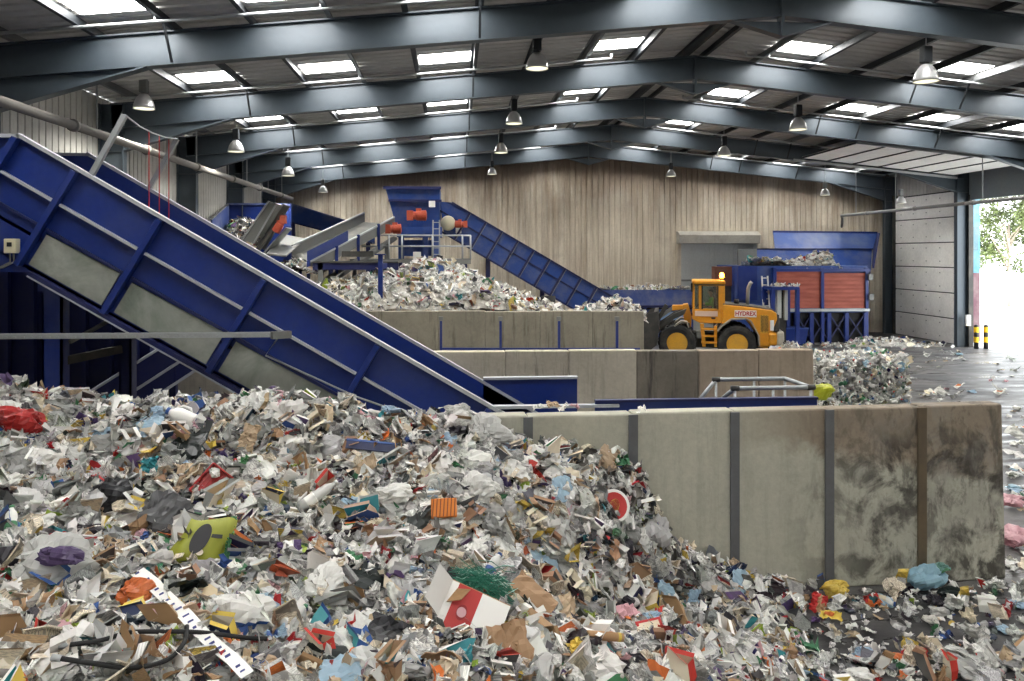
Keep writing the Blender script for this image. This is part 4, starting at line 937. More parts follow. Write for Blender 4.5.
# ---------------------------------------------------------------- the driver, seated in the cab
def skinned(name, joints, edges, mat, parent=None, root=0, sub=1):
    me = bpy.data.meshes.new(name); me.from_pydata([j[:3] for j in joints], edges, []); me.materials.append(mat)
    o = bpy.data.objects.new(name, me); COL.objects.link(o)
    if parent: o.parent = parent
    sk = o.modifiers.new('skin', 'SKIN'); sv = me.skin_vertices
    if not sv: 
        bpy.context.view_layer.objects.active = o
    for i, j in enumerate(joints): me.skin_vertices[0].data[i].radius = (j[3], j[4] if len(j) > 4 else j[3]); me.skin_vertices[0].data[i].use_root = (i == root)
    sb = o.modifiers.new('sub', 'SUBSURF'); sb.levels = sub; sb.render_levels = sub
    for p in me.polygons: p.use_smooth = True
    return o
def smooth_skin(name, joints, edges, mat, parent, root=0, sub=2):
    """build with the Skin modifier, then keep the result as a plain mesh"""
    me = bpy.data.meshes.new('tmp'); me.from_pydata([j[:3] for j in joints], edges, [])
    o = bpy.data.objects.new('tmp', me); COL.objects.link(o); o.modifiers.new('skin', 'SKIN')
    if not me.skin_vertices:
        bpy.context.view_layer.objects.active = o; o.select_set(True); bpy.ops.object.mode_set(mode='EDIT'); bpy.ops.object.mode_set(mode='OBJECT')
    if me.skin_vertices:
        for i, j in enumerate(joints):
            d = me.skin_vertices[0].data[i]; d.radius = (j[3], j[4] if len(j) > 4 else j[3]); d.use_root = i == root
    sb = o.modifiers.new('sub', 'SUBSURF'); sb.levels = sub; sb.render_levels = sub
    dg = bpy.context.evaluated_depsgraph_get(); m2 = bpy.data.meshes.new_from_object(o.evaluated_get(dg)); bpy.data.objects.remove(o)
    m2.name = name; m2.materials.clear(); m2.materials.append(mat)
    for p in m2.polygons: p.use_smooth = True
    r = bpy.data.objects.new(name, m2); COL.objects.link(r)
    if parent is not None: r.parent = parent
    return r
hipx = g(712.5, 313, 31.3); zs = hipx.z
per = thing('person', 'driver in a green hi-vis jacket seated in the loader cab', 'person', (hipx.x, 31.3, zs), world=False)
# local axes: -x is forward (towards the bucket), z up; pelvis at the origin
J = [(0, 0, .08, .15, .12), (.02, 0, .28, .14, .11), (.03, 0, .47, .17, .12), (.02, 0, .56, .09, .08), (0, 0, .63, .055), (-.02, 0, .73, .085, .1), (-.025, 0, .82, .085, .1), (-.02, 0, .88, .05, .06),
     (.02, .19, .5, .065), (-.06, .25, .28, .05), (-.3, .2, .3, .04), (-.37, .17, .32, .03),
     (.02, -.19, .5, .065), (-.06, -.25, .28, .05), (-.3, -.2, .3, .04), (-.37, -.17, .32, .03),
     (-.1, .1, .07, .09), (-.45, .12, .1, .07), (-.52, .12, -.3, .05), (-.62, .12, -.36, .04),
     (-.1, -.1, .07, .09), (-.45, -.12, .1, .07), (-.52, -.12, -.3, .05), (-.62, -.12, -.36, .04)]
E = [(0,1),(1,2),(2,3),(3,4),(4,5),(5,6),(6,7),(2,8),(8,9),(9,10),(10,11),(2,12),(12,13),(13,14),(14,15),(0,16),(16,17),(17,18),(18,19),(0,20),(20,21),(21,22),(22,23)]
# fingers, five on each hand, curled forward
for s, hnd in ((1, 11), (-1, 15)):
    hx, hy, hz = J[hnd][:3]
    for k, (dy, L) in enumerate(((-.03, .05), (-.012, .06), (.008, .058), (.026, .045))):
        b = len(J); J += [(hx - .05, hy + s * dy, hz + .005, .009), (hx - .05 - L * .6, hy + s * dy, hz - .01, .008), (hx - .05 - L * .7, hy + s * dy, hz - .04, .007)]
        E += [(hnd, b), (b, b + 1), (b + 1, b + 2)]
    b = len(J); J += [(hx - .02, hy - s * .045, hz + .01, .01), (hx - .055, hy - s * .05, hz - .01, .008)]; E += [(hnd, b), (b, b + 1)]
smooth_skin('body', J, E, SKIN, per)
JK = [(0, 0, .06, .17, .15), (.02, 0, .28, .165, .14), (.03, 0, .46, .19, .14), (.025, 0, .57, .085, .085), (.02, .2, .5, .085), (-.06, .26, .28, .07), (-.27, .21, .3, .055), (.02, -.2, .5, .085), (-.06, -.26, .28, .07), (-.27, -.21, .3, .055)]
smooth_skin('jacket', JK, [(0,1),(1,2),(2,3),(2,4),(4,5),(5,6),(2,7),(7,8),(8,9)], WOODT, per)
JT = [(0, 0, .04, .16, .14), (-.1, .1, .07, .11), (-.45, .12, .1, .09), (-.52, .12, -.27, .07), (-.1, -.1, .07, .11), (-.45, -.12, .1, .09), (-.52, -.12, -.27, .07)]
smooth_skin('trousers', JT, [(0,1),(1,2),(2,3),(0,4),(4,5),(5,6)], DKBLUE, per)
hd = Vector((-.02, 0, .80))
def lump(c, r, n=12):
    mb = MB(); mb.lathe([(r[0] * math.sin(math.pi * i / n) + 1e-5, -math.cos(math.pi * i / n)) for i in range(n + 1)], (0, 0, 0), n=16)
    mb.v = [Vector((c[0] + v.x / r[0] * r[0], c[1] + v.y / r[0] * r[1], c[2] + v.z * r[2])) for v in mb.v]; return mb
lump((hd.x + .02, 0, hd.z + .05), (.112, .092, .1)).build('hair', HAIR, per, True)
fm = MB(); fm.tube((hd.x - .09, 0, hd.z + .0), (hd.x - .125, 0, hd.z - .03), .012, 8, .018); fm.build('nose', SKIN, per, True)
for s in (-1, 1):
    lump((hd.x - .088, s * .034, hd.z + .012), (.012, .014, .01), 8).build('eye', DGREY, per, True); lump((hd.x + .0, s * .088, hd.z - .005), (.022, .012, .032), 8).build('ear', SKIN, per, True)
TURN = R(-16); _o = Vector((_xc, yn, 0))
def turned(v):
    d = Vector(v) - _o; return _o + Vector((d.x * math.cos(TURN) - d.y * math.sin(TURN), d.x * math.sin(TURN) + d.y * math.cos(TURN), d.z))
for ob_ in (ldr, per): ob_.location = turned(ob_.location); ob_.rotation_euler = (0, 0, TURN)
bl.location = turned(bl.location)
lump((hd.x - .088, 0, hd.z - .065), (.012, .026, .007), 8).build('mouth', RUST, per, True)
# ================================================================ litter
rg = np.random.default_rng(11)
t = NT('litter_print'); at = t.n('ShaderNodeVertexColor'); at.layer_name = 'tint'
uv = t.n('ShaderNodeUVMap'); uv.uv_map = 'uv'
ln = t.noise(t.mapping(uv.outputs[0], (26, 150, 1)), 1.0, 2, .5); pic = t.noise(t.mapping(uv.outputs[0], (7, 7, 1)), 1.0, 2, .4)
ink = t.math('MAXIMUM', t.math('MULTIPLY', t.math('GREATER_THAN', ln, .5), .55), t.math('MULTIPLY', t.math('GREATER_THAN', pic, .6), .75))
c = t.mix(t.math('MULTIPLY', ink, at.outputs[1]), at.outputs[0], srgb(52, 52, 58))
t.bsdf(c, .62, 0, None); LIT = t.m
def film(name, rough, clear):
    t = NT(name); at = t.n('ShaderNodeVertexColor'); at.layer_name = 'tint'
    b = t.bsdf(at.outputs[0], rough); tl = t.n('ShaderNodeBsdfTranslucent'); t.l(at.outputs[0], tl.inputs[0])
    m1 = t.n('ShaderNodeMixShader'); m1.inputs[0].default_value = .3; t.l(b.outputs[0], m1.inputs[1]); t.l(tl.outputs[0], m1.inputs[2]); o_ = m1.outputs[0]
    if clear:
        tr = t.n('ShaderNodeBsdfTransparent'); m2 = t.n('ShaderNodeMixShader'); m2.inputs[0].default_value = clear; t.l(o_, m2.inputs[1]); t.l(tr.outputs[0], m2.inputs[2]); o_ = m2.outputs[0]
    t.l(o_, t.out.inputs[0]); return t.m
FILM = film('plastic_film', .28, 0); CLEAR = film('clear_plastic', .18, .35)
LMATS = [LIT, FILM, CLEAR]

def rot_about(pts, c, a, ang):
    a = a / np.linalg.norm(a); d = pts - c; co, si = math.cos(ang), math.sin(ang)
    return c + d * co + np.cross(a, d) * si + np.outer(d @ a, a) * (1 - co)
class Piece:
    """vertices, quads/tris, uv per vertex, zone per face (0 base, 1 accent, 2 second accent), material slot"""
    def __init__(s, v, f, uv, z, m=0, smooth=False): s.v, s.f, s.uv, s.z, s.m, s.smooth = np.asarray(v, float), f, np.asarray(uv, float), np.asarray(z), m, smooth
def sheet(w, h, n=6, folds=3, amp=.012, fold=1.2, torn=.12, r=rg, zones=None):
    nx, ny = n, max(3, int(n * h / w))
    X, Y = np.meshgrid(np.linspace(-w/2, w/2, nx + 1), np.linspace(-h/2, h/2, ny + 1)); X, Y = X.ravel().copy(), Y.ravel().copy()
    uvv = np.stack([X, Y], 1).copy()
    edge = (np.abs(np.abs(X) - w/2) < 1e-6) | (np.abs(np.abs(Y) - h/2) < 1e-6)
    X[edge] *= 1 - r.random(edge.sum()) * torn; Y[edge] *= 1 - r.random(edge.sum()) * torn
    P_ = np.stack([X, Y, r.normal(0, amp, len(X))], 1)
    for k in range(folds):
        a = r.random() * 2 * math.pi; d = np.array([math.cos(a), math.sin(a), 0]); nrm = np.array([-d[1], d[0], 0])
        c = np.array([r.normal(0, w * .22), r.normal(0, h * .22), 0]); m = (P_ - c) @ nrm > 0
        if m.sum() in (0, len(m)): continue
        P_[m] = rot_about(P_[m], c, d, r.choice([-1, 1]) * r.uniform(.25, fold))
    P_ += r.normal(0, amp * .6, P_.shape); P_ -= P_.mean(0)
    f = [(j*(nx+1)+i, j*(nx+1)+i+1, (j+1)*(nx+1)+i+1, (j+1)*(nx+1)+i) for j in range(ny) for i in range(nx)]
    z = np.zeros(len(f), int)
    if zones is None: zones = r.random() < .35
    if zones:
        cx, cy = [np.array([uvv[list(q), k].mean() for q in f]) for k in (0, 1)]
        k = r.integers(3)
        if k == 0: z[cy > h * r.uniform(-.1, .25)] = 1
        elif k == 1: z[(np.abs(cx - w * r.uniform(-.2, .2)) < w * .24) & (np.abs(cy) < h * .3)] = 1
        else: z[cx < -w * r.uniform(.05, .25)] = 1; z[(cx > w * .2) & (cy > 0)] = 2
    return Piece(P_, f, uvv, z)
def slabbed(p, th):
    """give a sheet real thickness"""
    n = len(p.v); e = np.cross(p.v[p.f[0][1]] - p.v[p.f[0][0]], p.v[p.f[0][3]] - p.v[p.f[0][0]])
    nr = np.zeros_like(p.v)
    for q in p.f:
        k = np.cross(p.v[q[1]] - p.v[q[0]], p.v[q[3]] - p.v[q[0]]); k /= (np.linalg.norm(k) + 1e-9)
        for i in q: nr[i] += k
    nr /= (np.linalg.norm(nr, axis=1, keepdims=True) + 1e-9)
    cnt = {}
    for q in p.f:
        for a, b in zip(q, q[1:] + q[:1]): cnt[(a, b)] = 1
    side = [(b, a, a + n, b + n) for (a, b) in cnt if (b, a) not in cnt]
    return Piece(np.vstack([p.v, p.v - nr * th]), p.f + [tuple(n + i for i in q[::-1]) for q in p.f] + side, np.vstack([p.uv, p.uv + 5]), np.concatenate([p.z, np.zeros(len(p.f), int), np.zeros(len(side), int)]), p.m)
def bag(rad, flat_=.5, nu=12, nv=8, rough=.3, m=1, r=rg, neck=False):
    v = []; uvv = []; cre = [(r.normal(0, 1, 3), r.uniform(2, 5), r.random() * 6.28) for _ in range(7)]
    ph = r.random(8) * 6.28; k1, k2 = r.integers(2, 5, 2)
    for j in range(nv + 1):
        th = math.pi * j / nv
        for i in range(nu):
            a = 2 * math.pi * i / nu
            dv = np.array([math.sin(th) * math.cos(a), math.sin(th) * math.sin(a), math.cos(th)])
            rid = sum(abs(math.sin(c_ @ dv * f_ + o_)) for c_, f_, o_ in cre) / 7 - .6
            q = rad * (1 + rough * (.5 * math.sin(k1 * a + ph[0] + 2 * th) + .5 * math.sin(k2 * th + ph[1]) * math.cos(a + ph[2])) + rough * 1.9 * rid + r.normal(0, rough * (.34 if nu < 14 else .15)))
            if neck and j < 2: q *= .35 if j == 1 else .3
            v.append((q * math.cos(th), q * math.sin(th) * math.cos(a), q * math.sin(th) * math.sin(a) * flat_)); uvv.append((a * rad, th * rad))
    f = [(j*nu+i, j*nu+(i+1)%nu, (j+1)*nu+(i+1)%nu, (j+1)*nu+i) for j in range(nv) for i in range(nu)]
    z = np.zeros(len(f), int)
    if r.random() < .4:
        i0 = r.integers(nu); w_ = r.integers(2, 5)
        for j in range(2, nv - 2):
            for i in range(w_): z[j*nu + (i0 + i) % nu] = 1
    V = np.array(v); V *= np.array([1, r.uniform(.6, 1), 1]); return Piece(V, f, uvv, z, m)
def carton(w, d, h, squash=.3, r=rg):
    """open folded box, crushed"""
    b = np.array([(x, y, z) for z in (-h/2, 0, h/2) for x, y in ((-w/2,-d/2),(w/2,-d/2),(w/2,d/2),(-w/2,d/2))], float)
    b += r.normal(0, 1, b.shape) * np.array([w, d, h]) * squash * .28
    b[:, 0] += b[:, 2] * r.normal(0, squash)
    f = [(k*4+i, k*4+(i+1)%4, k*4+4+(i+1)%4, k*4+4+i) for k in range(2) for i in range(4)] + [(3, 2, 1, 0)]
    # two open flaps
    n = len(b); v = list(b)
    for i, ang in ((0, r.uniform(-.4, 1.2)), (2, r.uniform(-.4, 1.2))):
        p, q = b[8 + i], b[8 + (i + 1) % 4]; out = (p + q) / 2 - b[8:12].mean(0); out /= np.linalg.norm(out) + 1e-9
        e = out * d * .45 * math.cos(ang) + np.array([0, 0, 1]) * d * .45 * math.sin(ang); k = len(v); v += [p + e, q + e]; f.append((8 + i, 8 + (i + 1) % 4, k + 1, k))
    z = np.zeros(len(f), int); z[[0, 4]] = 1
    if r.random() < .5: z[[2, 6]] = 2
    v = np.array(v); return Piece(v, f, v[:, :2] + v[:, 2:3], z)
def bottle(rad, L, m=2, r=rg, n=12):
    prof = [(0, 0), (.85, 0), (1, .04), (1, .28), (.93, .33), (1, .38), (1, .6), (.8, .74), (.4, .86), (.36, .96), (0, .96)]
    v = []; crush = r.uniform(.35, .9); a0 = r.random() * 6.28
    for q, h in prof:
        for i in range(n):
            a = 2 * math.pi * i / n; k = q * rad * (1 + .06 * r.normal()); x, y = k * math.cos(a), k * math.sin(a) * (crush if .05 < h < .7 else 1); v.append((x, y, (h - .5) * L))
    f = [(j*n+i, j*n+(i+1)%n, (j+1)*n+(i+1)%n, (j+1)*n+i) for j in range(len(prof)-1) for i in range(n)]
    z = np.array([1 if j in (3, 4, 5) else 0 for j in range(len(prof)-1) for i in range(n)])
    V = np.array(v); return Piece(V, f, V[:, [0, 2]], z, m)
def cap_piece(rad, L, n=12):
    v = [(q * rad * math.cos(6.2832*i/n), q * rad * math.sin(6.2832*i/n), (h - .5) * L) for q, h in ((.44, .92), (.44, 1.0), (0, 1.0)) for i in range(n)]
    return Piece(v, [(j*n+i, j*n+(i+1)%n, (j+1)*n+(i+1)%n, (j+1)*n+i) for j in range(2) for i in range(n)], np.array(v)[:, :2], np.zeros(2*n, int), 0)

def mesh_of(name, pieces):
    """pieces: list of (Piece, 3x3 matrix, translation, [rgb base, accent, accent2], print amount) merged in one mesh"""
    vs, loops, starts, uvs, cols, mi, sm = [], [], [], [], [], [], []; nv = 0; nl = 0
    for p, M, tr, pal, ink in pieces:
        vs.append(p.v @ M.T + tr); o = rg.random(2) * 50
        for q, z in zip(p.f, p.z):
            starts.append(nl); nl += len(q); mi.append(p.m); c = pal[z] if z < len(pal) else pal[0]
            for i in q: loops.append(nv + i); uvs.append((p.uv[i][0] + o[0], p.uv[i][1] + o[1])); cols.append((c[0], c[1], c[2], ink))
        nv += len(p.v)
    V = np.vstack(vs); me = bpy.data.meshes.new(name)
    me.vertices.add(nv); me.vertices.foreach_set('co', V.ravel().astype(np.float32)); me.loops.add(nl); me.loops.foreach_set('vertex_index', np.array(loops, np.int32))
    me.polygons.add(len(starts)); me.polygons.foreach_set('loop_start', np.array(starts, np.int32))
    me.polygons.foreach_set('material_index', np.array(mi, np.int32)); me.polygons.foreach_set('use_smooth', np.zeros(len(starts), bool))
    for m in LMATS: me.materials.append(m)
    ul = me.uv_layers.new(name='uv'); ul.data.foreach_set('uv', np.array(uvs, np.float32).ravel())
    ca = me.color_attributes.new('tint', 'FLOAT_COLOR', 'CORNER'); ca.data.foreach_set('color', np.array(cols, np.float32).ravel())
    me.update(calc_edges=True); me.validate(); return me
def rotm(n, tilt, r=rg):
    """random turn about the surface normal n, then a random tilt"""
    n = np.array(n) / np.linalg.norm(n); a = r.random() * 6.28
    x = np.cross(n, [0.3, .9, .1]); x /= np.linalg.norm(x); y = np.cross(n, x)
    x, y = x * math.cos(a) + y * math.sin(a), -x * math.sin(a) + y * math.cos(a)
    M = np.stack([x, y, n], 1); b = r.random() * 6.28; ax_ = x * math.cos(b) + y * math.sin(b); tt = r.normal(0, tilt)
    return rot_about(M.T, np.zeros(3), ax_, tt).T
lin = lambda *c: np.array(srgb(*c)[:3])
COLS = {'white': (232, 231, 226), 'pale grey': (196, 196, 192), 'grey': (150, 150, 148), 'cream': (220, 208, 184), 'brown': (156, 124, 92), 'tan': (182, 160, 132), 'red': (178, 44, 42), 'orange': (206, 110, 54),
        'yellow': (212, 184, 80), 'green': (70, 130, 88), 'lime': (150, 172, 66), 'teal': (52, 138, 146), 'blue': (52, 86, 148), 'pale blue': (158, 186, 206), 'navy': (30, 40, 78), 'purple': (82, 64, 104), 'pink': (206, 160, 166), 'black': (34, 34, 38), 'dark grey': (84, 84, 86)}
LC = {k: lin(*v) for k, v in COLS.items()}
def jit(c, s=.08): return np.clip(c * (1 + rg.normal(0, s)) + rg.normal(0, .008, 3), .003, .93)
BRIGHT = ['red', 'orange', 'yellow', 'green', 'teal', 'blue', 'purple', 'pink', 'navy', 'lime']
def pick(names, w): return names[rg.choice(len(names), p=np.array(w) / sum(w))]
PAPER = (['white', 'pale grey', 'grey', 'cream', 'tan', 'brown', 'dark grey', 'black'], [44, 26, 17, 5, 4, 4, 5, 5])
def accent(): return LC[BRIGHT[rg.integers(len(BRIGHT))]] if rg.random() < .28 else LC[['white', 'grey', 'dark grey', 'cream', 'pale grey', 'tan'][rg.integers(6)]]

# --- libraries of small shapes for the loose mass
LIB = [sheet(.26, .2, 5, 3, .018, 1.5) for _ in range(12)] + [sheet(.3, .2, 7, 5, .024, 1.7) for _ in range(18)] + [sheet(.16, .12, 3, 1, .008) for _ in range(8)] + \
      [sheet(.34, .05, 6, 2, .01, .9) for _ in range(5)] + [slabbed(sheet(.24, .18, 3, 1, .004, .8, .2, zones=False), .006) for _ in range(6)] + [bag(.11, .45, 11, 8, .42) for _ in range(12)] + [carton(.2, .06, .26, .4) for _ in range(6)]
def mass_piece(pos, n, size, tilt=.55, bright=.055, dull=1.0):
    p = LIB[rg.integers(len(LIB))]
    base = LC[pick(*PAPER)] if rg.random() > bright else LC[BRIGHT[rg.integers(len(BRIGHT))]]
    if 36 <= LIB.index(p) + 0 < 0: pass
    s = size * rg.uniform(.7, 1.35); M = rotm(n, tilt) * s
    return (p, M, np.array(pos), [jit(base) * dull, jit(accent()) * dull, jit(accent()) * dull], rg.choice([0, 0, .6, 1]) if p.m == 0 else 0)
def under_mat(name, a, b, sc):
    t = NT(name); o_ = t.obj(); v = t.n('ShaderNodeTexVoronoi'); v.inputs['Scale'].default_value = sc; t.l(o_, v.inputs['Vector'])
    sp = t.n('ShaderNodeSeparateColor'); t.l(v.outputs['Color'], sp.inputs[0])
    c = t.ramp(sp.outputs[0], [(0, a), (.5, a), (.8, b), (1, srgb(150, 146, 138))]); t.bsdf(c, .85, 0, v.outputs['Distance'], .8, .04); return t.m
UNDER = under_mat('compacted_waste', srgb(58, 54, 50), srgb(104, 100, 94), 11)

# --- the shape of the foreground heap: heights from picture measurements
CP = [(0,387,8.7),(50,396,8.9),(100,402,9),(180,400,9),(230,398,9.1),(270,391,9.2),(330,408,9.2),(400,416,9.2),(450,420,9.15),(500,440,9.2),(560,462,9.25),(600,477,9.3),(632,489,9.32),(656,512,9.42),
      (100,470,8),(300,470,8.2),(420,470,8.3),(500,500,8.4),(570,515,8.6),(620,536,8.85),(100,540,6.9),(300,540,7.2),(420,545,7.5),(500,545,7.9),(580,580,8.3),(640,585,8.75),(0,540,6.6),(-120,520,6.6),(-120,400,8.5),
      (0,681,5.0),(120,681,5.1),(250,681,5.3),(380,681,5.5),(500,681,5.9),(600,681,6.4),(700,681,6.95),(-120,681,4.9),(500,610,6.9),(600,630,7.4),(380,610,6.5),(250,610,6.2),(100,610,6.0),(0,610,5.8),
      (651,505,9.33),(642,540,9.1),(625,560,8.95),(674,578,9.4),(668,584,9.2),(655,590,8.9),(700,578,9.5),(740,580,9.6),(700,620,8.6),(760,625,8.8),(640,630,7.9),(800,597,9.65),(760,681,7.45),(820,681,7.72)]
pts_ = [W(*q) for q in CP]; C0 = [(v.x, v.y, max(v.z, .02)) for v in pts_]
C0 += [(x, 10.6, 1.2) for x in (-6, -4.5, -3, -1.8)] + [(x, 3.2, .9) for x in (-5, -3, -1, .5)] + [(1.6, 4.5, .45), (2.6, 5.5, .25), (-9, 9, 2.6), (-9, 7, 1.9), (-9, 4, 1.0)]
for px, py in ((860,681),(860,640),(860,610),(920,681),(920,650),(960,610),(1000,681),(1010,600),(1060,640),(900,600),(3.6, 0)):
    if py: v = WZ(px, py, 0); C0.append((v.x, v.y, -.04))
C0 += [(4.2, 5.5, -.04), (6, 5.5, -.04), (8, 8, -.04), (3.4, 4.2, 0)]
C0 = np.array(C0)
def tps(C):
    n = len(C); d = np.linalg.norm(C[:, None, :2] - C[None, :, :2], axis=2); K = np.where(d > 0, d * d * np.log(d + 1e-12), 0) + np.eye(n) * .003
    Pm = np.hstack([np.ones((n, 1)), C[:, :2]]); A = np.block([[K, Pm], [Pm.T, np.zeros((3, 3))]]); return np.linalg.solve(A, np.concatenate([C[:, 2], np.zeros(3)]))
wt = tps(C0)
HS = rg.random((7, 3)) * 6.28
def heap_h(X, Y):
    X, Y = np.asarray(X, float), np.asarray(Y, float); d = np.sqrt((X[..., None] - C0[:, 0]) ** 2 + (Y[..., None] - C0[:, 1]) ** 2)
    z = (d * d * np.log(d + 1e-12)) @ wt[:len(C0)] + wt[-3] + wt[-2] * X + wt[-1] * Y
    b = sum(math.exp(-.35 * i) * np.sin((1.3 + 1.1 * i) * X + HS[i, 0]) * np.sin((1.6 + .9 * i) * Y + HS[i, 1]) for i in range(7)) * .045
    return np.clip(z + b * np.clip(z * 1.5, 0, 1), -.05, 3.2)
def wall_y(X): return FW_A.y + (X - FW_A.x) * (FW_B.y - FW_A.y) / (FW_B.x - FW_A.x)
def heap_n(x, y):
    e = .08; return np.array([-(heap_h(x + e, y) - heap_h(x - e, y)) / (2 * e), -(heap_h(x, y + e) - heap_h(x, y - e)) / (2 * e), 1.0])
def behind_wall(x, y): return x > FW_A.x - .05 and y > wall_y(x) - .03
def heap_hit(px, py, d0=4.0, d1=11.5):
    ds = np.linspace(d0, d1, 240); r = _ray(px, py); X, Y, Z = r.x * ds, r.y * ds, CAMZ + r.z * ds
    k = np.nonzero(Z < heap_h(X, Y))[0]
    if not len(k): return None
    i = k[0]; return np.array([X[i], Y[i], Z[i]])
# base surface
nx, ny = 110, 80; gx = np.linspace(-8.9, 4.6, nx); gy = np.linspace(2.6, 10.6, ny); GX, GY = np.meshgrid(gx, gy); GZ = heap_h(GX, GY) - .03
vs = np.stack([GX, GY, GZ], 2).reshape(-1, 3); fs = []
for j in range(ny - 1):
    for i in range(nx - 1):
        q = (j*nx+i, j*nx+i+1, (j+1)*nx+i+1, (j+1)*nx+i); cx, cy = GX[j, i], GY[j + 1, i]
        if GZ[j:j+2, i:i+2].max() < -.01 or behind_wall(cx + .1, cy + .02): continue
        fs.append(q)
# ---- the loose mass: thousands of scraps nobody could count
pieces = []
for _ in range(7800):
    x, y = rg.uniform(-8.5, 4.4), rg.uniform(3.4, 10.4); z = float(heap_h(x, y))
    if z < .02 or behind_wall(x, y + .05): continue
    pieces.append(mass_piece((x, y, z + rg.uniform(-.03, .05)), heap_n(x, y), rg.uniform(.5, 1.05), .6))
for _ in range(5200):
    px, py = rg.uniform(-10, 830), rg.uniform(385, 685); h = heap_hit(px, py)
    if h is None or h[2] < .03 or behind_wall(h[0], h[1] + .04): continue
    pieces.append(mass_piece((h[0], h[1], h[2] + rg.uniform(-.02, .05)), heap_n(h[0], h[1]), rg.uniform(.3, .75), .7))
for _ in range(2200):
    px, py = rg.uniform(655, 1180), rg.uniform(585, 720); v = WZ(px, py, 0)
    if behind_wall(v.x, v.y + .1) or rg.random() > (.75 if (py > 650 or py < 622) else .4): continue
    z = max(float(heap_h(v.x, v.y)), 0); pieces.append(mass_piece((v.x, v.y, z + .02), (0, 0, 1), rg.uniform(.15, .5), .12))
me = mesh_of('mixed_waste_heap', pieces); ho = bpy.data.objects.new('mixed_waste_heap', me); COL.objects.link(ho)
tag(ho, 'tall loose heap of mixed paper and plastic waste against the front concrete wall', 'waste heap', kind='stuff')
mu = bpy.data.meshes.new('compacted_core'); mu.from_pydata([tuple(v) for v in vs], [], fs); mu.materials.append(UNDER)
for p in mu.polygons: p.use_smooth = True
uo = bpy.data.objects.new('compacted_core', mu); COL.objects.link(uo); uo.parent = ho

# ---- single pieces of waste on top
def zone(px, py):
    if px > 800: return 'on the wet floor before the stained wall end'
    if px > 655: return 'in the low spill along the concrete wall foot'
    if py < 450: return 'on the heap crest below the big conveyor' if px < 330 else 'on the heap crest by the wall top'
    if py < 560: return 'on the steep left flank of the heap' if px < 330 else 'on the heap slope against the wall'
    return 'at the bottom left corner of the heap' if px < 250 else ('at the heap bottom near the white-red box' if px < 520 else 'at the heap bottom under the wall post')
def single(name, me, pos, M, label, cat, group=None):
    o = bpy.data.objects.new(name, me); COL.objects.link(o); X = Matrix(M.tolist()).to_4x4(); X.translation = Vector(pos); o.matrix_world = X
    return tag(o, label, cat, group)
def variants(fn, cols, k, ink=(0,), acc=True):
    out = []
    for c in cols:
        for _ in range(k):
            p = fn(); pal = [jit(LC[c], .05), jit(accent(), .05), jit(accent(), .05)] if acc else [jit(LC[c], .05)] * 3
            out.append((c, mesh_of('piece', [(p, np.eye(3), np.zeros(3), pal, ink[rg.integers(len(ink))])])))
    return out
KINDS = [  # name, category, plural, count, mesh variants with weights by colour
    ('paper_sheet', 'paper', 'crumpled {} paper sheet lying', 'sheets', 300, variants(lambda: sheet(rg.uniform(.22, .4), rg.uniform(.18, .28), 9, rg.integers(3, 7), .02, 1.6), ['white', 'white', 'white', 'white', 'pale grey', 'pale grey', 'grey', 'cream'], 4, (0, .5, .9))),
    ('newspaper', 'newspaper', 'folded {} newspaper lying', 'newspapers', 230, variants(lambda: slabbed(sheet(rg.uniform(.3, .42), rg.uniform(.24, .3), 6, rg.integers(1, 4), .01, 1.1, .06, zones=False), .012), ['pale grey', 'pale grey', 'grey', 'cream'], 5, (1,), False)),
    ('leaflet', 'leaflet', '{} printed leaflet lying', 'leaflets', 130, variants(lambda: sheet(rg.uniform(.18, .3), rg.uniform(.16, .24), 8, rg.integers(2, 5), .013, 1.1, .08, zones=True), BRIGHT + ['white', 'white', 'white', 'white', 'white', 'cream', 'pale grey', 'pale grey', 'grey'], 2, (0, .8))),
    ('cardboard_piece', 'cardboard', 'torn {} cardboard piece lying', 'pieces of cardboard', 105, variants(lambda: slabbed(sheet(rg.uniform(.24, .5), rg.uniform(.18, .34), 6, rg.integers(1, 4), .008, .9, .3, zones=False), .008), ['brown', 'tan', 'brown', 'dark grey'], 4, (0, 0, .3), False)),
    ('food_carton', 'carton', 'crushed {} food carton lying', 'cartons', 150, variants(lambda: carton(rg.uniform(.12, .24), rg.uniform(.04, .12), rg.uniform(.16, .32), .35), ['white', 'white', 'white', 'red', 'blue', 'cream', 'cream', 'yellow', 'brown', 'brown', 'grey'], 2, (0, .6))),
    ('plastic_bag', 'plastic bag', 'crumpled {} plastic bag lying', 'bags', 290, variants(lambda: bag(rg.uniform(.1, .2), rg.uniform(.35, .6), 18, 13, rg.uniform(.3, .5)), ['white', 'white', 'white', 'pale grey', 'pale grey', 'pale blue', 'black', 'grey'], 4)),
    ('wrapper', 'wrapper', 'crushed {} plastic wrapper lying', 'wrappers', 220, [(c, m) for c, m in variants(lambda: (lambda p: (setattr(p, 'm', 1), p)[1])(sheet(rg.uniform(.14, .28), rg.uniform(.1, .18), 9, rg.integers(4, 7), .024, 1.8)), ['white', 'white', 'white', 'pale grey', 'pale grey', 'pale grey', 'grey', 'cream', 'red', 'blue', 'yellow', 'green', 'orange', 'pink', 'purple'], 3)]),
]
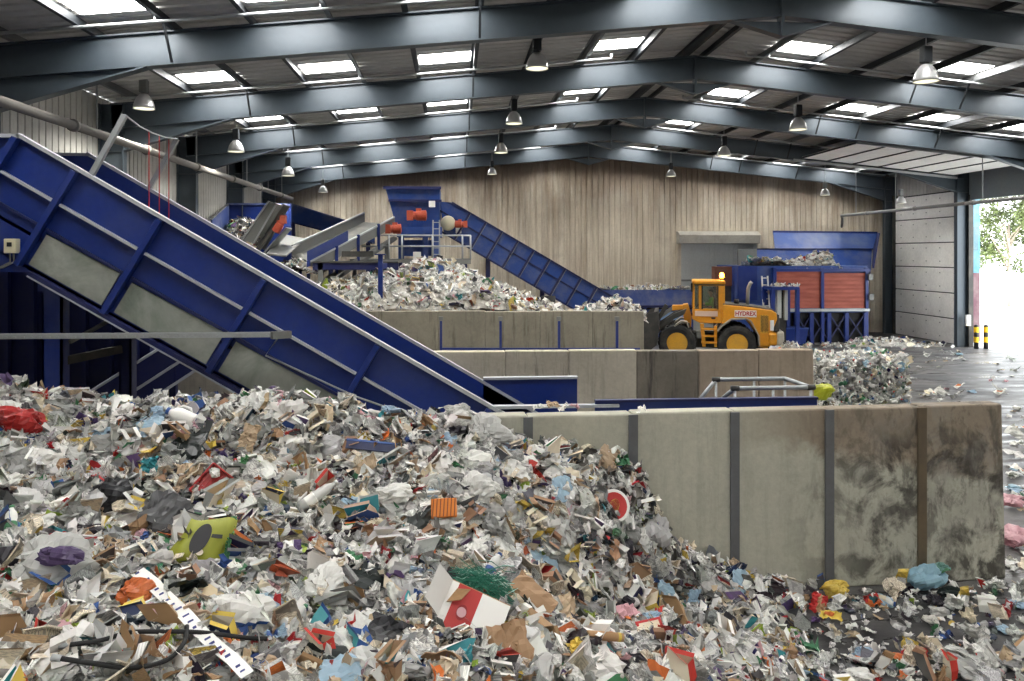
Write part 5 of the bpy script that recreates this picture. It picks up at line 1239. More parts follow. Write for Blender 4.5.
BOT = [(c, mesh_of('body', [(bottle(r_, L_, m_), np.eye(3), np.zeros(3), [LC[c], jit(accent()), LC[c]], 0)]), mesh_of('cap', [(cap_piece(r_, L_), np.eye(3), np.zeros(3), [LC[k]] * 3, 0)]))
       for c, r_, L_, m_, k in (('pale grey', .042, .26, 2, 'blue'), ('pale grey', .05, .3, 2, 'green'), ('white', .055, .24, 1, 'red'), ('white', .06, .26, 1, 'blue'), ('green', .042, .27, 2, 'white'), ('pale blue', .045, .3, 2, 'navy'), ('white', .04, .22, 1, 'green'), ('pale grey', .045, .28, 2, 'red'))]
def heap_pixel():
    while True:
        px, py = rg.uniform(-5, 1030), rg.uniform(384, 684)
        if px < 665:
            top = np.interp(px, [0, 50, 100, 170, 270, 330, 420, 460, 500, 540, 580, 620, 655], [388, 395, 404, 402, 392, 408, 419, 427, 442, 457, 477, 497, 522])
            if py < top - 3: continue
        else:
            if py < np.interp(px, [665, 740, 800, 1030], [574, 578, 592, 588]): continue
            if px > 800 and rg.random() > (.8 if (py > 655 or py < 625) else .28): continue
        return px, py
def place(px, py, lift=.02):
    h = heap_hit(px, py)
    if h is None or h[2] < .03: v = WZ(px, py, 0); h = np.array([v.x, v.y, 0.0]); nn_ = np.array([0, 0, 1.]); fl = True
    else: nn_ = heap_n(h[0], h[1]); fl = False
    if behind_wall(h[0], h[1] + .1) : h[1] = wall_y(h[0]) - .13; h[2] = max(float(heap_h(h[0], h[1])), 0)
    return h, nn_, fl
for name, cat, phrase, plural, count, var in KINDS:
    for _ in range(count):
        px, py = heap_pixel(); h, nn_, fl = place(px, py); c, me = var[rg.integers(len(var))]; z = zone(px, py)
        sc_k = rg.uniform(.62, 1.08) * (.85 if fl else 1)
        M = rotm(nn_, .12 if fl else (.42 if name != 'plastic_bag' else .3)) * sc_k
        co = np.empty(len(me.vertices) * 3, np.float32); me.vertices.foreach_get('co', co); zz_ = (co.reshape(-1, 3) @ M.T)[:, 2]
        up_ = (-zz_.min() + .002) if fl else rg.uniform(.0, .06)
        h = h + np.array([0, 0, up_]) if fl else h + nn_ / np.linalg.norm(nn_) * up_
        single(name, me, h, M, phrase.format(c) + ' ' + z, cat, '%s %s %s' % (c, plural, z))
for _ in range(95):
    px, py = heap_pixel(); h, nn_, fl = place(px, py); c, mb_, mc = BOT[rg.integers(len(BOT))]; z = zone(px, py)
    rt = bpy.data.objects.new('plastic_bottle', None); COL.objects.link(rt)
    M = rotm(nn_, .2); a = rg.random() * 6.28; x = M[:, 0] * math.cos(a) + M[:, 1] * math.sin(a); zv = np.cross(x, M[:, 2]); M2 = np.stack([np.cross(zv, x) * -1, zv, x], 1)
    if np.linalg.det(M2) < 0: M2[:, 0] *= -1
    X = Matrix((M2 * rg.uniform(.8, 1.1)).tolist()).to_4x4(); X.translation = Vector(h + nn_ / np.linalg.norm(nn_) * (.055 if fl else rg.uniform(.01, .06))); rt.matrix_world = X
    for nm, m_ in (('body', mb_), ('cap', mc)): o = bpy.data.objects.new(nm, m_); COL.objects.link(o); o.parent = rt
    tag(rt, '%s plastic bottle lying %s' % (c, z), 'bottle', '%s bottles %s' % (c, z))
# ================================================================ further heaps
def mound(name, label, fn, xr, yr, n, size, under=True, res=40, inside=None, cat='waste heap', white=False):
    global PAPER
    keep = PAPER
    if white: PAPER = (PAPER[0], [72, 16, 5, 6, 3, 2, 1, .8])
    pcs = []; k = 0
    while len(pcs) < n and k < n * 6:
        k += 1; x, y = rg.uniform(*xr), rg.uniform(*yr); z = float(fn(x, y))
        if z <= 0 or (inside and not inside(x, y)): continue
        e = .1; nn_ = np.array([-(fn(x + e, y) - fn(x - e, y)) / (2*e), -(fn(x, y + e) - fn(x, y - e)) / (2*e), 1.0])
        pcs.append(mass_piece((x, y, z + rg.uniform(-.02, .06)), nn_, size * rg.uniform(.6, 1.3), .6, .07))
    PAPER = keep
    o = bpy.data.objects.new(name, mesh_of(name, pcs)); COL.objects.link(o); tag(o, label, cat, kind='stuff')
    if under:
        gx, gy = np.linspace(*xr, res), np.linspace(*yr, res); V = []; Fs = []
        for y in gy:
            for x in gx: V.append((x, y, max(float(fn(x, y)), -.05) - .04))
        for j in range(res - 1):
            for i in range(res - 1):
                q = (j*res+i, j*res+i+1, (j+1)*res+i+1, (j+1)*res+i)
                if max(V[a][2] for a in q) > -.05 and (not inside or inside(gx[i], gy[j])): Fs.append(q)
        m = bpy.data.meshes.new('compacted_core'); m.from_pydata(V, [], Fs); m.materials.append(UNDERW if white else UNDER)
        u = bpy.data.objects.new('compacted_core', m); COL.objects.link(u); u.parent = o
    return o
UNDERW = under_mat('compacted_white_waste', srgb(168, 164, 156), srgb(220, 216, 208), 7)
def wob(x, y, a=.12, k=1.7): return a * (math.sin(k * x + 1.3 * y) + math.sin(2.3 * k * y - 1.1 * x) * .6 + math.sin(4.1 * k * x + .4) * .3)
c = W(432, 262, 30.5)
def far_heap(x, y):
    dx = x - c.x; dy = y - c.y; r = math.sqrt((dx * (.43 if dx > 0 else .3)) ** 2 + (dy * .42) ** 2 + .03)
    z = 4.12 - r + wob(x, y, .07); dx2 = x + 4.6; z2 = 3.35 - math.sqrt((dx2 * .35) ** 2 + ((y - 30) * .4) ** 2 + .02) + wob(x, y, .06)
    return min(max(z, z2), 2.28 + max(0, y - 27.7) * 1.5 + abs(wob(x, y, .08, 3)))
mound('white_paper_heap', 'broad heap of mostly white paper waste behind the farthest bay wall', far_heap, (-8.2, 4.6), (27.66, 35.5), 4600, 1.15, white=True)
c2 = W(622, 298, 28.1)
mound('small_paper_heap', 'small mound of pale waste spilling over the end of the farthest bay wall', lambda x, y: c2.z + .05 - math.sqrt(((x - c2.x) * (.75 if x > c2.x else .35)) ** 2 + ((y - 28.1) * .5) ** 2 + .01) + wob(x, y, .05), (c2.x - 2.8, c2.x + .75), (26.75, 30.5), 700, .9, white=True)
a = WY(211, 240, 30.6).x; b_ = WY(262, 240, 32).x
mound('bunker_waste', 'grey paper waste filling the blue bunker by the left wall', lambda x, y: 4.35 + (y - 30.5) * .42 + wob(x, y, .1), (a, b_), (30.6, 34.1), 500, .9, cat='waste')
c3 = W(300, 258, 30.6)
mound('belt_waste', 'scraps heaped at the tail of the wide grey belt conveyor', lambda x, y: c3.z - math.hypot((x - c3.x) * .5, (y - 30.6) * .4) + wob(x, y, .05), (c3.x - 1.0, c3.x + 1.0), (29.9, 31.8), 260, .8, cat='waste', inside=lambda x, y: math.hypot(x - c3.x, y - 30.6) < 1.1)
a, b_ = WY(750, 266, 37), WY(832, 266, 37)
mound('hopper_waste', 'pale scraps heaped along the top of the red-panelled machine', lambda x, y: a.z + .32 + wob(x, y, .2, 1.2) - abs(y - 37.2) * .25, (a.x, b_.x), (36.15, 38.4), 420, .9, cat='waste', white=True)
a, b_ = WY(600, 289, 37), WY(692, 289, 37)
mound('conveyor_waste', 'thin line of scraps on the low dusty blue conveyor', lambda x, y: a.z + .0 + wob(x, y, .06, 1.5), (a.x + .1, b_.x - .1), (37.05, 38.3), 240, .7, cat='waste', white=True)
a, b_ = WY(772, 287, 34.9), WY(799, 287, 34.9)
mound('canopy_scraps', 'scraps lying on the blue canopy over the grey cabinet', lambda x, y: a.z + .04, (a.x, b_.x), (34.65, 35.7), 40, .7, under=False, cat='waste', white=True)
mound('floor_spill', 'low band of pale scraps on the floor before the cross-braced base', lambda x, y: .2 + wob(x, y, .14, .9) - abs(y - 35.1) * .3 - max(0, x - 21) * .1, (13.2, 22.6), (34.3, 35.9), 420, .7, cat='waste', white=True)
# pile of loosely baled plastic behind the end of the front wall
cb0, cb1 = W(830, 400, 19.2), W(907, 400, 19.2); by0, by1, bzt = 18.55, 20.0, 1.62
pcs = []; kp = PAPER; PAPER = (['white', 'pale grey', 'pale blue', 'grey', 'cream', 'green', 'black', 'tan'], [44, 26, 8, 9, 4, 3, 2, 2])
BLIB = [bag(.13, .6, 12, 8, .42) for _ in range(8)] + [bottle(.05, .28) for _ in range(8)] + [sheet(.28, .2, 7, 5, .03, 1.7) for _ in range(8)]
def bale_bit(pos, n):
    p = BLIB[rg.integers(len(BLIB))]; pcs.append((p, rotm(n, .7) * rg.uniform(.7, 1.15), np.array(pos), [jit(LC[pick(*PAPER)]), jit(accent()), jit(accent())], 0))
for _ in range(620):
    x, z = rg.uniform(cb0.x, cb1.x), rg.uniform(0, bzt); bale_bit((x, by0 + rg.normal(0, .05), z), (0, -1, 0))
for _ in range(330):
    y, z = rg.uniform(by0, by1), rg.uniform(0, bzt); bale_bit((cb0.x + rg.normal(0, .05), y, z), (-1, 0, 0)); bale_bit((cb1.x + rg.normal(0, .06), y, z), (1, 0, 0))
for _ in range(420):
    x, y = rg.uniform(cb0.x, cb1.x), rg.uniform(by0, by1); bale_bit((x, y, bzt + wob(x, y, .06, 2.4)), (0, 0, 1))
for _ in range(200):
    x = rg.uniform(cb0.x - .5, cb1.x + .6); bale_bit((x, by0 - abs(rg.normal(0, .25)), rg.uniform(.03, .16)), (0, 0, 1))
PAPER = kp
bo = bpy.data.objects.new('plastic_bale', mesh_of('plastic_bale', pcs)); COL.objects.link(bo); tag(bo, 'square bale of squashed clear and white plastic behind the end of the front wall', 'waste bale', kind='stuff')
MB().box2((cb0.x, by0, 0), (cb1.x, by1, bzt)).build('compacted_core', UNDERW, bo)
def bale_h(x, y): return bzt + .08

# single things on that pile and over the wet floor
for _ in range(70):
    x, y, z = (rg.uniform(cb0.x, cb1.x), by0 - .08, rg.uniform(.5, bzt)) if rg.random() < .7 else (rg.uniform(cb0.x, cb1.x), rg.uniform(by0, by1), bzt + .03)
    if z < .1: continue
    cc, mb_, mc = BOT[rg.integers(len(BOT))]; rt = bpy.data.objects.new('plastic_bottle', None); COL.objects.link(rt)
    X = Matrix(rotm((rg.normal(), rg.normal() - .5, rg.normal()), .4).tolist()).to_4x4() @ Matrix.Scale(1.0, 4); X.translation = Vector((x, y, z + .06)); rt.matrix_world = X
    for nm, m_ in (('body', mb_), ('cap', mc)): o = bpy.data.objects.new(nm, m_); COL.objects.link(o); o.parent = rt
    tag(rt, 'squashed %s plastic bottle on the plastic bale behind the front wall' % cc, 'bottle', '%s bottles on the plastic bale' % cc)
SCR = variants(lambda: sheet(rg.uniform(.3, .6), rg.uniform(.16, .3), 6, 3, .02, .9), ['white', 'white', 'pale grey', 'cream'], 3, (0, .5)) + variants(lambda: bag(.16, .3, 12, 8, .4), ['white', 'pale grey', 'pale blue'], 2) + variants(lambda: sheet(.3, .2, 5, 3, .02, 1), ['pink', 'tan', 'green'], 1)
BANDS = [((800, 1024), (338, 352), 60, 'on the floor by the tall sectional door'), ((820, 960), (352, 362), 34, 'on the floor beyond the plastic bale'), ((905, 1024), (352, 400), 26, 'on the shiny floor beside the bale'), ((1008, 1030), (400, 610), 40, 'on the floor past the front wall end'), ((815, 905), (366, 400), 12, 'on the floor around the plastic bale')]
for (x0, x1), (y0, y1), n, wh in BANDS:
    for _ in range(n):
        p = WZ(rg.uniform(x0, x1), rg.uniform(y0, y1), 0); d = PX(p.x, p.y, 0)[2]
        if p.x > XR - .8: continue
        if wh.startswith('on the floor past the front') and p.y > 10.2 and p.x < 7.5: continue
        cc, m_ = SCR[rg.integers(len(SCR))]; M = rotm((0, 0, 1), .06) * rg.uniform(.5, .95) * (.75 if d < 16 else 1.0)
        co = np.empty(len(m_.vertices) * 3, np.float32); m_.vertices.foreach_get('co', co); zz_ = (co.reshape(-1, 3) @ M.T)[:, 2].min()
        single('litter_scrap', m_, (p.x, p.y, -zz_ + .003), M, 'flattened %s scrap of litter %s' % (cc, wh), 'litter', '%s scraps %s' % (cc, wh))

for _ in range(70):
    x, y = rg.uniform(8, XR - 2), rg.uniform(9, 34)
    if x < 9.5 and y > 15: continue
    cc, m_ = SCR[rg.integers(len(SCR))]; M = rotm((0, 0, 1), .06) * rg.uniform(.4, .8)
    co = np.empty(len(m_.vertices) * 3, np.float32); m_.vertices.foreach_get('co', co); zz_ = (co.reshape(-1, 3) @ M.T)[:, 2].min()
    px_, py_, _d = PX(x, y, 0)
    if px_ > 1000: continue
    single('litter_scrap', m_, (x, y, -zz_ + .003), M, 'flattened %s scrap of litter strewn on the open shed floor' % cc, 'litter', '%s scraps on the open shed floor' % cc)

# ================================================================ pieces one can pick out of the heap
def spot(px, py, spin=0.0, lean=.55, lift=.06, d=None):
    """a frame on the heap: x to the right, y up the slope, z out of it"""
    if d is None:
        h = heap_hit(px, py)
        if h is None: v = WZ(px, py, 0); h = np.array(v)
    else: h = np.array(W(px, py, d))
    lift += .05 if d is None and lean > .1 else 0; h = Vector(h); n = Vector(heap_n(h.x, h.y)).normalized() if d is None else Vector((0, 0, 1)); tc = (Vector((0, 0, CAMZ)) - h).normalized()
    z = (n * (1 - lean) + tc * lean).normalized(); x = Vector((CY, -SY, 0)); x = (x - z * x.dot(z)).normalized(); y = z.cross(x)
    M = Matrix((x, y, z)).transposed() @ Matrix.Rotation(R(spin), 3, 'Z'); X = M.to_4x4(); X.translation = h + z * lift
    return X, (h - Vector((0, 0, CAMZ))).dot(Vector((SY, CY, 0))) / F       # metres per picture pixel
def item(name, label, cat, px, py, spin=0, lean=.55, lift=.06, group=None, d=None):
    X, k = spot(px, py, spin, lean, lift, d); o = bpy.data.objects.new(name, None); COL.objects.link(o); o.matrix_world = X; tag(o, label, cat, group); return o, k
def part(parent, name, p, col, acc=None, ink=0, M=None, tr=(0, 0, 0)):
    c = LC[col] if isinstance(col, str) else np.array(col); a = c if acc is None else (LC[acc] if isinstance(acc, str) else np.array(acc))
    o = bpy.data.objects.new(name, mesh_of(name, [(p, np.eye(3) if M is None else np.array(M), np.array(tr, float), [c, a, a], ink)])); COL.objects.link(o)
    if parent is not None: o.parent = parent
    return o
def solid(parent, name, mb, mat, smooth=False, bevel=0): return mb.build(name, mat, parent, smooth, bevel)
def lone(name, label, cat, px, py, p, col, acc=None, ink=0, spin=0, lean=.55, lift=.06, d=None):
    """a thing of a single piece"""
    X, k = spot(px, py, spin, lean, lift, d); o = part(None, name, p, col, acc, ink); o.matrix_world = X; return tag(o, label, cat)
PLAST = {k: flat('plastic_' + k.replace(' ', '_'), srgb(*v), .4) for k, v in COLS.items()}
CARDM = paint('corrugated_card', srgb(178, 140, 100), .85, 0, (.28, .2, .13), .4, 4)

o, k = item('ribbed_tray', 'red ribbed plastic tray sticking out of the heap below the teal folder', 'tray', 212, 489, -32, .7, .1)
w_, h_ = 25 * k, 32 * k; mb = MB().box((0, 0, 0), (w_, h_, .015)); mb.box((w_/2, 0, .03), (.015, h_, .07)); mb.box((-w_/2, 0, .03), (.015, h_, .07)); mb.box((0, h_/2, .03), (w_, .015, .07)); mb.box((0, -h_/2, .03), (w_, .015, .07)); solid(o, 'shell', mb, PLAST['red'], bevel=.004)
mb = MB()
for i in range(6): mb.box((-w_ * .36 + i * w_ * .145, 0, .012), (w_ * .05, h_ * .86, .012))
solid(o, 'rib', mb, PLAST['red']); part(o, 'white_spill', bag(.05, .6, 10, 7, .4), 'white', tr=(-.05, h_ * .3, .05))

o, k = item('lime_sack', 'lime green sack with a black oval print on the left side of the heap', 'sack', 203, 549, 0, .75, .12)
w_, h_ = 56 * k, 50 * k; n = 14; V = []; Fc = []
for s in (1, -1):
    for j in range(n + 1):
        for i in range(n + 1):
            u, v = i / n - .5, j / n - .5; bul = (1 - (2*u) ** 4) * (1 - (2*v) ** 4)
            V.append((u * w_ * (1 - .22 * (v + .5)) + v * .42 * w_ * .6 + .01 * math.sin(9 * v), v * h_ * (1 + .1 * math.sin(5 * u)), s * (bul * .09 + .006) + .012 * math.sin(14 * u + 7 * v)))
N1 = (n + 1) ** 2
for s in (0, 1):
    for j in range(n):
        for i in range(n):
            q = (j*(n+1)+i, j*(n+1)+i+1, (j+1)*(n+1)+i+1, (j+1)*(n+1)+i); Fc.append(tuple(q) if s == 0 else tuple(N1 + a for a in q[::-1]))
solid(o, 'sack_body', MB().add(V, Fc), flat('sack_lime', srgb(142, 146, 44), .5), True)
def oval(cx, cy, rx, ry, z, n=24, spin=0):
    mb = MB(); c_, s_ = math.cos(spin), math.sin(spin); e = [(cx + rx * math.cos(a) * c_ - ry * math.sin(a) * s_, cy + rx * math.cos(a) * s_ + ry * math.sin(a) * c_) for a in (6.2832 * i / n for i in range(n))]
    return mb.prism([(x, y, z) for x, y in e], (0, 0, .004))
solid(o, 'oval_print', oval(-.05 * w_, .05 * h_, .14 * w_, .3 * h_, .105, spin=-.35), PLAST['black']); solid(o, 'bar_print', MB().box((.2 * w_, .12 * h_, .102), (.2 * w_, .07 * h_, .006)), PLAST['black'])
solid(o, 'spot_print', oval(-.02 * w_, -.2 * h_, .06 * w_, .06 * h_, .104), PLAST['cream']); part(o, 'green_strip', sheet(.05, h_, 5, 1, .006, .4, .02, zones=False), 'green', tr=(.42 * w_, .05, .04))

o, k = item('cardboard_box', 'broken white cardboard box with a big red panel at the bottom centre of the heap', 'box', 463, 619, -22, .8, .16)
w_, h_ = 78 * k, 48 * k
for nm, x0, x1, mat in (('white_panel', .12, .5, PLAST['white']), ('red_panel', -.2, .12, PLAST['red']), ('white_panel', -.3, -.2, PLAST['white'])):
    solid(o, nm, MB().prism([(x0 * w_, -.5 * h_, 0), (x1 * w_, -.5 * h_ + (.1 * h_ if x1 > .4 else 0), 0), (x1 * w_, .5 * h_, 0), (x0 * w_, .5 * h_, 0)], (0, 0, .01)), mat)
solid(o, 'flap', MB().prism([(-.3 * w_, .5 * h_, .01), (-.3 * w_, -.25 * h_, .01), (-.52 * w_, -.1 * h_, .17), (-.52 * w_, .6 * h_, .17)], (.004, 0, .01)), PLAST['white'])
solid(o, 'emblem', oval(-.04 * w_, 0, .07 * w_, .15 * h_, .012), flat('emblem_dark_red', srgb(140, 24, 24), .5)); solid(o, 'emblem_ring', MB().lathe([(.05 * w_, .014), (.06 * w_, .014), (.06 * w_, .018), (.05 * w_, .018)], (-.04 * w_, 0, 0), n=20), PLAST['pink'])
solid(o, 'card_edge', MB().prism([(-.32 * w_, -.52 * h_, 0), (.5 * w_, -.42 * h_, 0), (.5 * w_, -.5 * h_, -.12), (-.32 * w_, -.62 * h_, -.12)], (0, .01, 0)), CARDM)
solid(o, 'torn_card', MB().prism([(-.26 * w_, .05 * h_, .03), (-.1 * w_, .2 * h_, .03), (-.04 * w_, .45 * h_, .04), (-.2 * w_, .35 * h_, .05)], (0, 0, .03)), CARDM); solid(o, 'inner_wall', MB().prism([(-.3 * w_, .5 * h_, 0), (.5 * w_, .5 * h_, 0), (.5 * w_, .52 * h_, -.2), (-.3 * w_, .52 * h_, -.2)], (0, .008, 0)), CARDM)

o, k = item('net_bundle', 'tangled bundle of green plastic netting above the white and red box', 'netting', 480, 594, -8, .6, .1)
strands = MB(); r_ = random.Random(5)
for i in range(150):
    p0 = Vector((-32 * k * r_.uniform(.2, 1.1), r_.gauss(0, 9 * k), r_.uniform(0, .1))); p3 = Vector((30 * k * r_.uniform(.2, 1.1), r_.gauss(-4 * k, 10 * k), r_.uniform(-.02, .12))); m1 = p0.lerp(p3, .35) + Vector((0, r_.gauss(0, 5 * k), r_.uniform(.03, .14))); m2 = p0.lerp(p3, .7) + Vector((0, r_.gauss(0, 5 * k), r_.uniform(.0, .12)))
    strands.pipe([p0, m1, m2, p3], .0035, 4)
solid(o, 'strands', strands, flat('net_green', srgb(28, 110, 88), .4)); strands = MB()
for i in range(26):
    p0 = Vector((r_.gauss(0, 18 * k), r_.gauss(2 * k, 7 * k), .1)); strands.pipe([p0, p0 + Vector((.06, r_.gauss(0, .03), .03)), p0 + Vector((.14, r_.gauss(0, .05), .0))], .003, 4)
solid(o, 'pale_strands', strands, flat('net_pale', srgb(150, 190, 176), .4))

o, k = item('striped_carton', 'small orange carton with dark stripes in the middle of the heap', 'carton', 443, 511, 4, .75, .1)
w_, h_ = 25 * k, 18 * k; solid(o, 'box_body', MB().box((0, 0, 0), (w_, h_, .12)), flat('carton_orange', srgb(222, 128, 44), .5), bevel=.01); mb = MB()
for i in range(7): mb.bar((-w_ * .46 + i * w_ * .14, -h_ * .47, .062), (-w_ * .4 + i * w_ * .14, h_ * .47, .062), w_ * .035, .006)
solid(o, 'stripe', mb, flat('carton_brown', srgb(110, 60, 30), .5))

card = lambda w_, h_, f=2: slabbed(sheet(w_, h_, 8, f, .008, .5, .12, zones=False), .012)
for px, py, w_, h_, sp, lab in ((530, 603, 50, 36, -35, 'large curled brown cardboard sheet right of the green netting'), (507, 652, 48, 44, 15, 'large flat brown cardboard piece with faded spots below the white and red box'), (247, 446, 16, 38, -12, 'narrow torn tan cardboard strip upright near the heap crest'), (560, 612, 26, 24, 20, 'tan cardboard corner beside an orange wrapper at the heap bottom'), (190, 473, 26, 14, 8, 'small ochre cardboard flap above the red tray'), (28, 612, 46, 18, 28, 'long brown cardboard edge at the lower left of the heap'), (365, 470, 30, 14, 35, 'tan cardboard strip below the long blue board')):
    k = spot(px, py)[1]; lone('cardboard_sheet', lab, 'cardboard', px, py, card(w_ * k, h_ * k), 'brown' if w_ > 40 else 'tan', None, 0, sp, .65, .09)
# bags
for px, py, w_, col, acc, lab, fl, lean in ((19, 425, 19, 'red', 'red', 'red plastic bag at the left end of the heap crest', .6, .6), (138, 601, 15, 'orange', 'tan', 'crumpled orange bag beside the long printed plastic strip', .6, .6), (240, 621, 27, 'white', 'blue', 'white carrier bag with blue print near the bottom of the heap', .45, .7),
        (113, 502, 17, 'black', 'black', 'crumpled black plastic bag above the clear bag on the left flank', .6, .6), (168, 521, 23, 'dark grey', 'white', 'dark film lined with white beside the lime sack', .35, .6), (52, 643, 15, 'pink', 'purple', 'pink and purple packet at the bottom left of the heap', .5, .7),
        (834, 596, 11, 'yellow', 'yellow', 'yellow plastic bag at the foot of the stained wall', .7, .4), (457, 418, 12, 'pale grey', 'white', 'pale plastic bag caught upright against the top of the front wall', .5, .6), (489, 438, 18, 'pale grey', 'white', 'thin clear bag draped over the heap just under the wall top', .4, .5),
        (395, 500, 16, 'white', 'white', 'white bag with a green corner in the middle of the heap slope', .6, .5), (477, 492, 17, 'white', 'white', 'plain white plastic bag on the heap slope below the wall top', .5, .6), (325, 590, 17, 'white', 'pale grey', 'torn white bag left of the dark leaflet', .4, .6), (1012, 508, 9, 'pink', 'pink', 'pink plastic bag on the floor past the wall end', .5, .3), (1014, 545, 13, 'pink', 'white', 'pale pink bag on the floor by the wall end corner', .5, .3)):
    k = spot(px, py)[1]; lone('carrier_bag', lab, 'bag', px, py, bag(w_ * k, fl, 24, 18, .32), col, acc, 0, 0, lean, .1)
o, k = item('clear_bag', 'big clear plastic bag with a purple lining on the left flank of the heap', 'bag', 56, 572, 0, .65, .12)
part(o, 'bag_skin', bag(31 * k, .45, 26, 18, .3, 1), 'pale grey', 'white'); part(o, 'purple_lining', bag(15 * k, .4, 16, 12, .45), 'purple', 'purple', tr=(.02, .0, .2))
o, k = item('clear_bag', 'clear bluish plastic bag with a green corner against the stained wall foot', 'bag', 926, 590, 8, .35, .16)
part(o, 'bag_skin', bag(17 * k, .55, 24, 16, .26, 1), lin(140, 176, 192), lin(150, 186, 200)); part(o, 'green_corner', bag(7 * k, .6, 14, 10, .4), lin(96, 140, 128), 'green', tr=(17 * k, 4 * k, .05))
# sheets and printed things
for px, py, w_, h_, col, acc, ink, sp, lab in ((151, 470, 17, 17, 'teal', 'teal', 0, 8, 'plain teal folder high on the left flank of the heap'), (385, 641, 40, 32, 'dark grey', 'black', .3, -18, 'dark printed leaflet spread open at the bottom of the heap'), (418, 652, 34, 34, 'pale grey', 'white', 1, 12, 'open newspaper sheet beside the dark leaflet'), (625, 615, 27, 13, 'pink', 'pink', 0, 16, 'pale pink plastic sheet low on the right of the heap'),
        (574, 652, 15, 14, 'yellow', 'yellow', 0, 30, 'bright yellow paper scrap at the bottom of the heap'), (155, 521, 27, 20, 'cream', 'tan', .4, -6, 'cream picture page on the left flank beside the black bag'), (262, 480, 44, 22, 'pale grey', 'white', 1, -20, 'half open newspaper right of the red tray'), (640, 655, 22, 20, 'pale grey', 'grey', 1, -35, 'grey picture page below the red-framed magazine'), (830, 620, 22, 9, 'yellow', 'orange', 0, -20, 'flat yellow sheet on the floor at the heap edge'),
        (914, 658, 26, 11, 'red', 'red', 0, -12, 'crumpled red film on the wet floor'), (946, 640, 13, 9, 'navy', 'blue', 0, 5, 'dark blue rag on the wet floor near the stained wall'), (352, 562, 20, 10, 'white', 'green', 0, -30, 'white leaflet with a green edge in the middle of the heap'), (290, 556, 26, 18, 'white', 'purple', 0, 10, 'white packet with purple print in the middle of the heap'), (700, 560, 9, 12, 'white', 'white', 0, 40, 'white paper scrap stuck to the wall post above the spill'),
        (818, 608, 16, 20, 'brown', 'red', 0, -30, 'torn brown and red packet beside the yellow bag'), (872, 605, 15, 12, 'orange', 'red', 0, 10, 'orange and red wrapper at the foot of the stained wall'), (275, 640, 22, 12, 'pale blue', 'blue', .5, 25, 'pale blue printed packet right of the blue-printed bag'), (500, 640, 20, 10, 'yellow', 'yellow', 0, -20, 'yellow wrapper beside the spotted cardboard')):
    k = spot(px, py)[1]; lone('printed_sheet' if ink else 'loose_sheet', lab, 'sheet', px, py, sheet(w_ * k, h_ * k, 9, 2, .012, .5, .08, zones=acc != col), col, acc, ink, sp, .65, .1)
o, k = item('magazine', 'red-framed magazine with a pale picture low on the right of the heap', 'magazine', 649, 636, 12, .6, .1)
w_, h_ = 26 * k, 19 * k; solid(o, 'cover', MB().box((0, 0, 0), (w_, h_, .012)), PLAST['red']); solid(o, 'picture', MB().box((0, 0, .008), (w_ * .78, h_ * .72, .004)), PLAST['cream']); solid(o, 'pages', MB().box((.004, -.004, -.01), (w_ * .97, h_ * .97, .012)), PLAST['white'])
o, k = item('paper_plate', 'white lid with a red and yellow round design near the top edge of the heap', 'lid', 611, 507, -25, .55, .06)
solid(o, 'disc', MB().lathe([(0, 0), (15 * k, .0), (16 * k, .02), (15 * k, .025), (0, .012)], n=28), PLAST['white']); solid(o, 'red_ring', MB().lathe([(9 * k, .02), (13 * k, .024), (13 * k, .028), (9 * k, .024)], n=28), PLAST['red']); solid(o, 'centre_design', oval(0, 0, 5 * k, 7 * k, .02), PLAST['yellow'])
o, k = item('dark_board', 'long navy blue board lying near the top of the heap', 'board', 372, 452, -4, .4, .08)
solid(o, 'board', MB().box((0, 0, 0), (50 * k, 8 * k, .02)), PLAST['navy'], bevel=.004); solid(o, 'pale_edge', MB().box((0, 5 * k, .006), (50 * k, 2 * k, .02)), PLAST['blue'])
o, k = item('cardboard_tube', 'brown cardboard tube lying at the bottom of the heap', 'tube', 600, 648, 8, .4, .1)
solid(o, 'tube_wall', MB().lathe([(3.2 * k, -19 * k), (4 * k, -19 * k), (4.4 * k, 0), (4 * k, 19 * k), (3.2 * k, 19 * k), (3.4 * k, 0)], axis=(1, 0, 0), n=16), CARDM, True); solid(o, 'end_tape', MB().lathe([(4.2 * k, 13 * k), (4.3 * k, 13 * k), (4.3 * k, 16 * k), (4.2 * k, 16 * k)], axis=(1, 0, 0), n=16), PLAST['yellow'])
o, k = item('round_lid', 'round black lid lying on the wet floor', 'lid', 899, 663, 0, .05, .015)
solid(o, 'disc', MB().lathe([(0, .0), (12 * k, 0), (12.5 * k, .012), (11.5 * k, .03), (9 * k, .02), (0, .022)], n=28), PLAST['black'], True); solid(o, 'grip', MB().lathe([(0, .022), (2.5 * k, .022), (2 * k, .035), (0, .036)], n=14), PLAST['dark grey'], True)
o, k = item('milk_jug', 'white plastic milk jug with a blue cap on the heap crest', 'jug', 183, 421, 70, .6, .08)
r0 = 8 * k; solid(o, 'jug_body', MB().lathe([(0, -14 * k), (r0 * .9, -14 * k), (r0, -12 * k), (r0, 3 * k), (r0 * .8, 8 * k), (r0 * .42, 12 * k), (r0 * .36, 14 * k), (0, 14 * k)], axis=(0, 1, 0), n=16), PLAST['white'], True); solid(o, 'cap', MB().lathe([(r0 * .44, 13 * k), (r0 * .46, 16 * k), (0, 16.2 * k)], axis=(0, 1, 0), n=14), PLAST['blue'], True); solid(o, 'handle', MB().pipe([(r0 * .9, -6 * k, 0), (r0 * 1.35, -3 * k, 0), (r0 * 1.3, 4 * k, 0), (r0 * .7, 9 * k, 0)], 1.5 * k, 8), PLAST['white'], True)
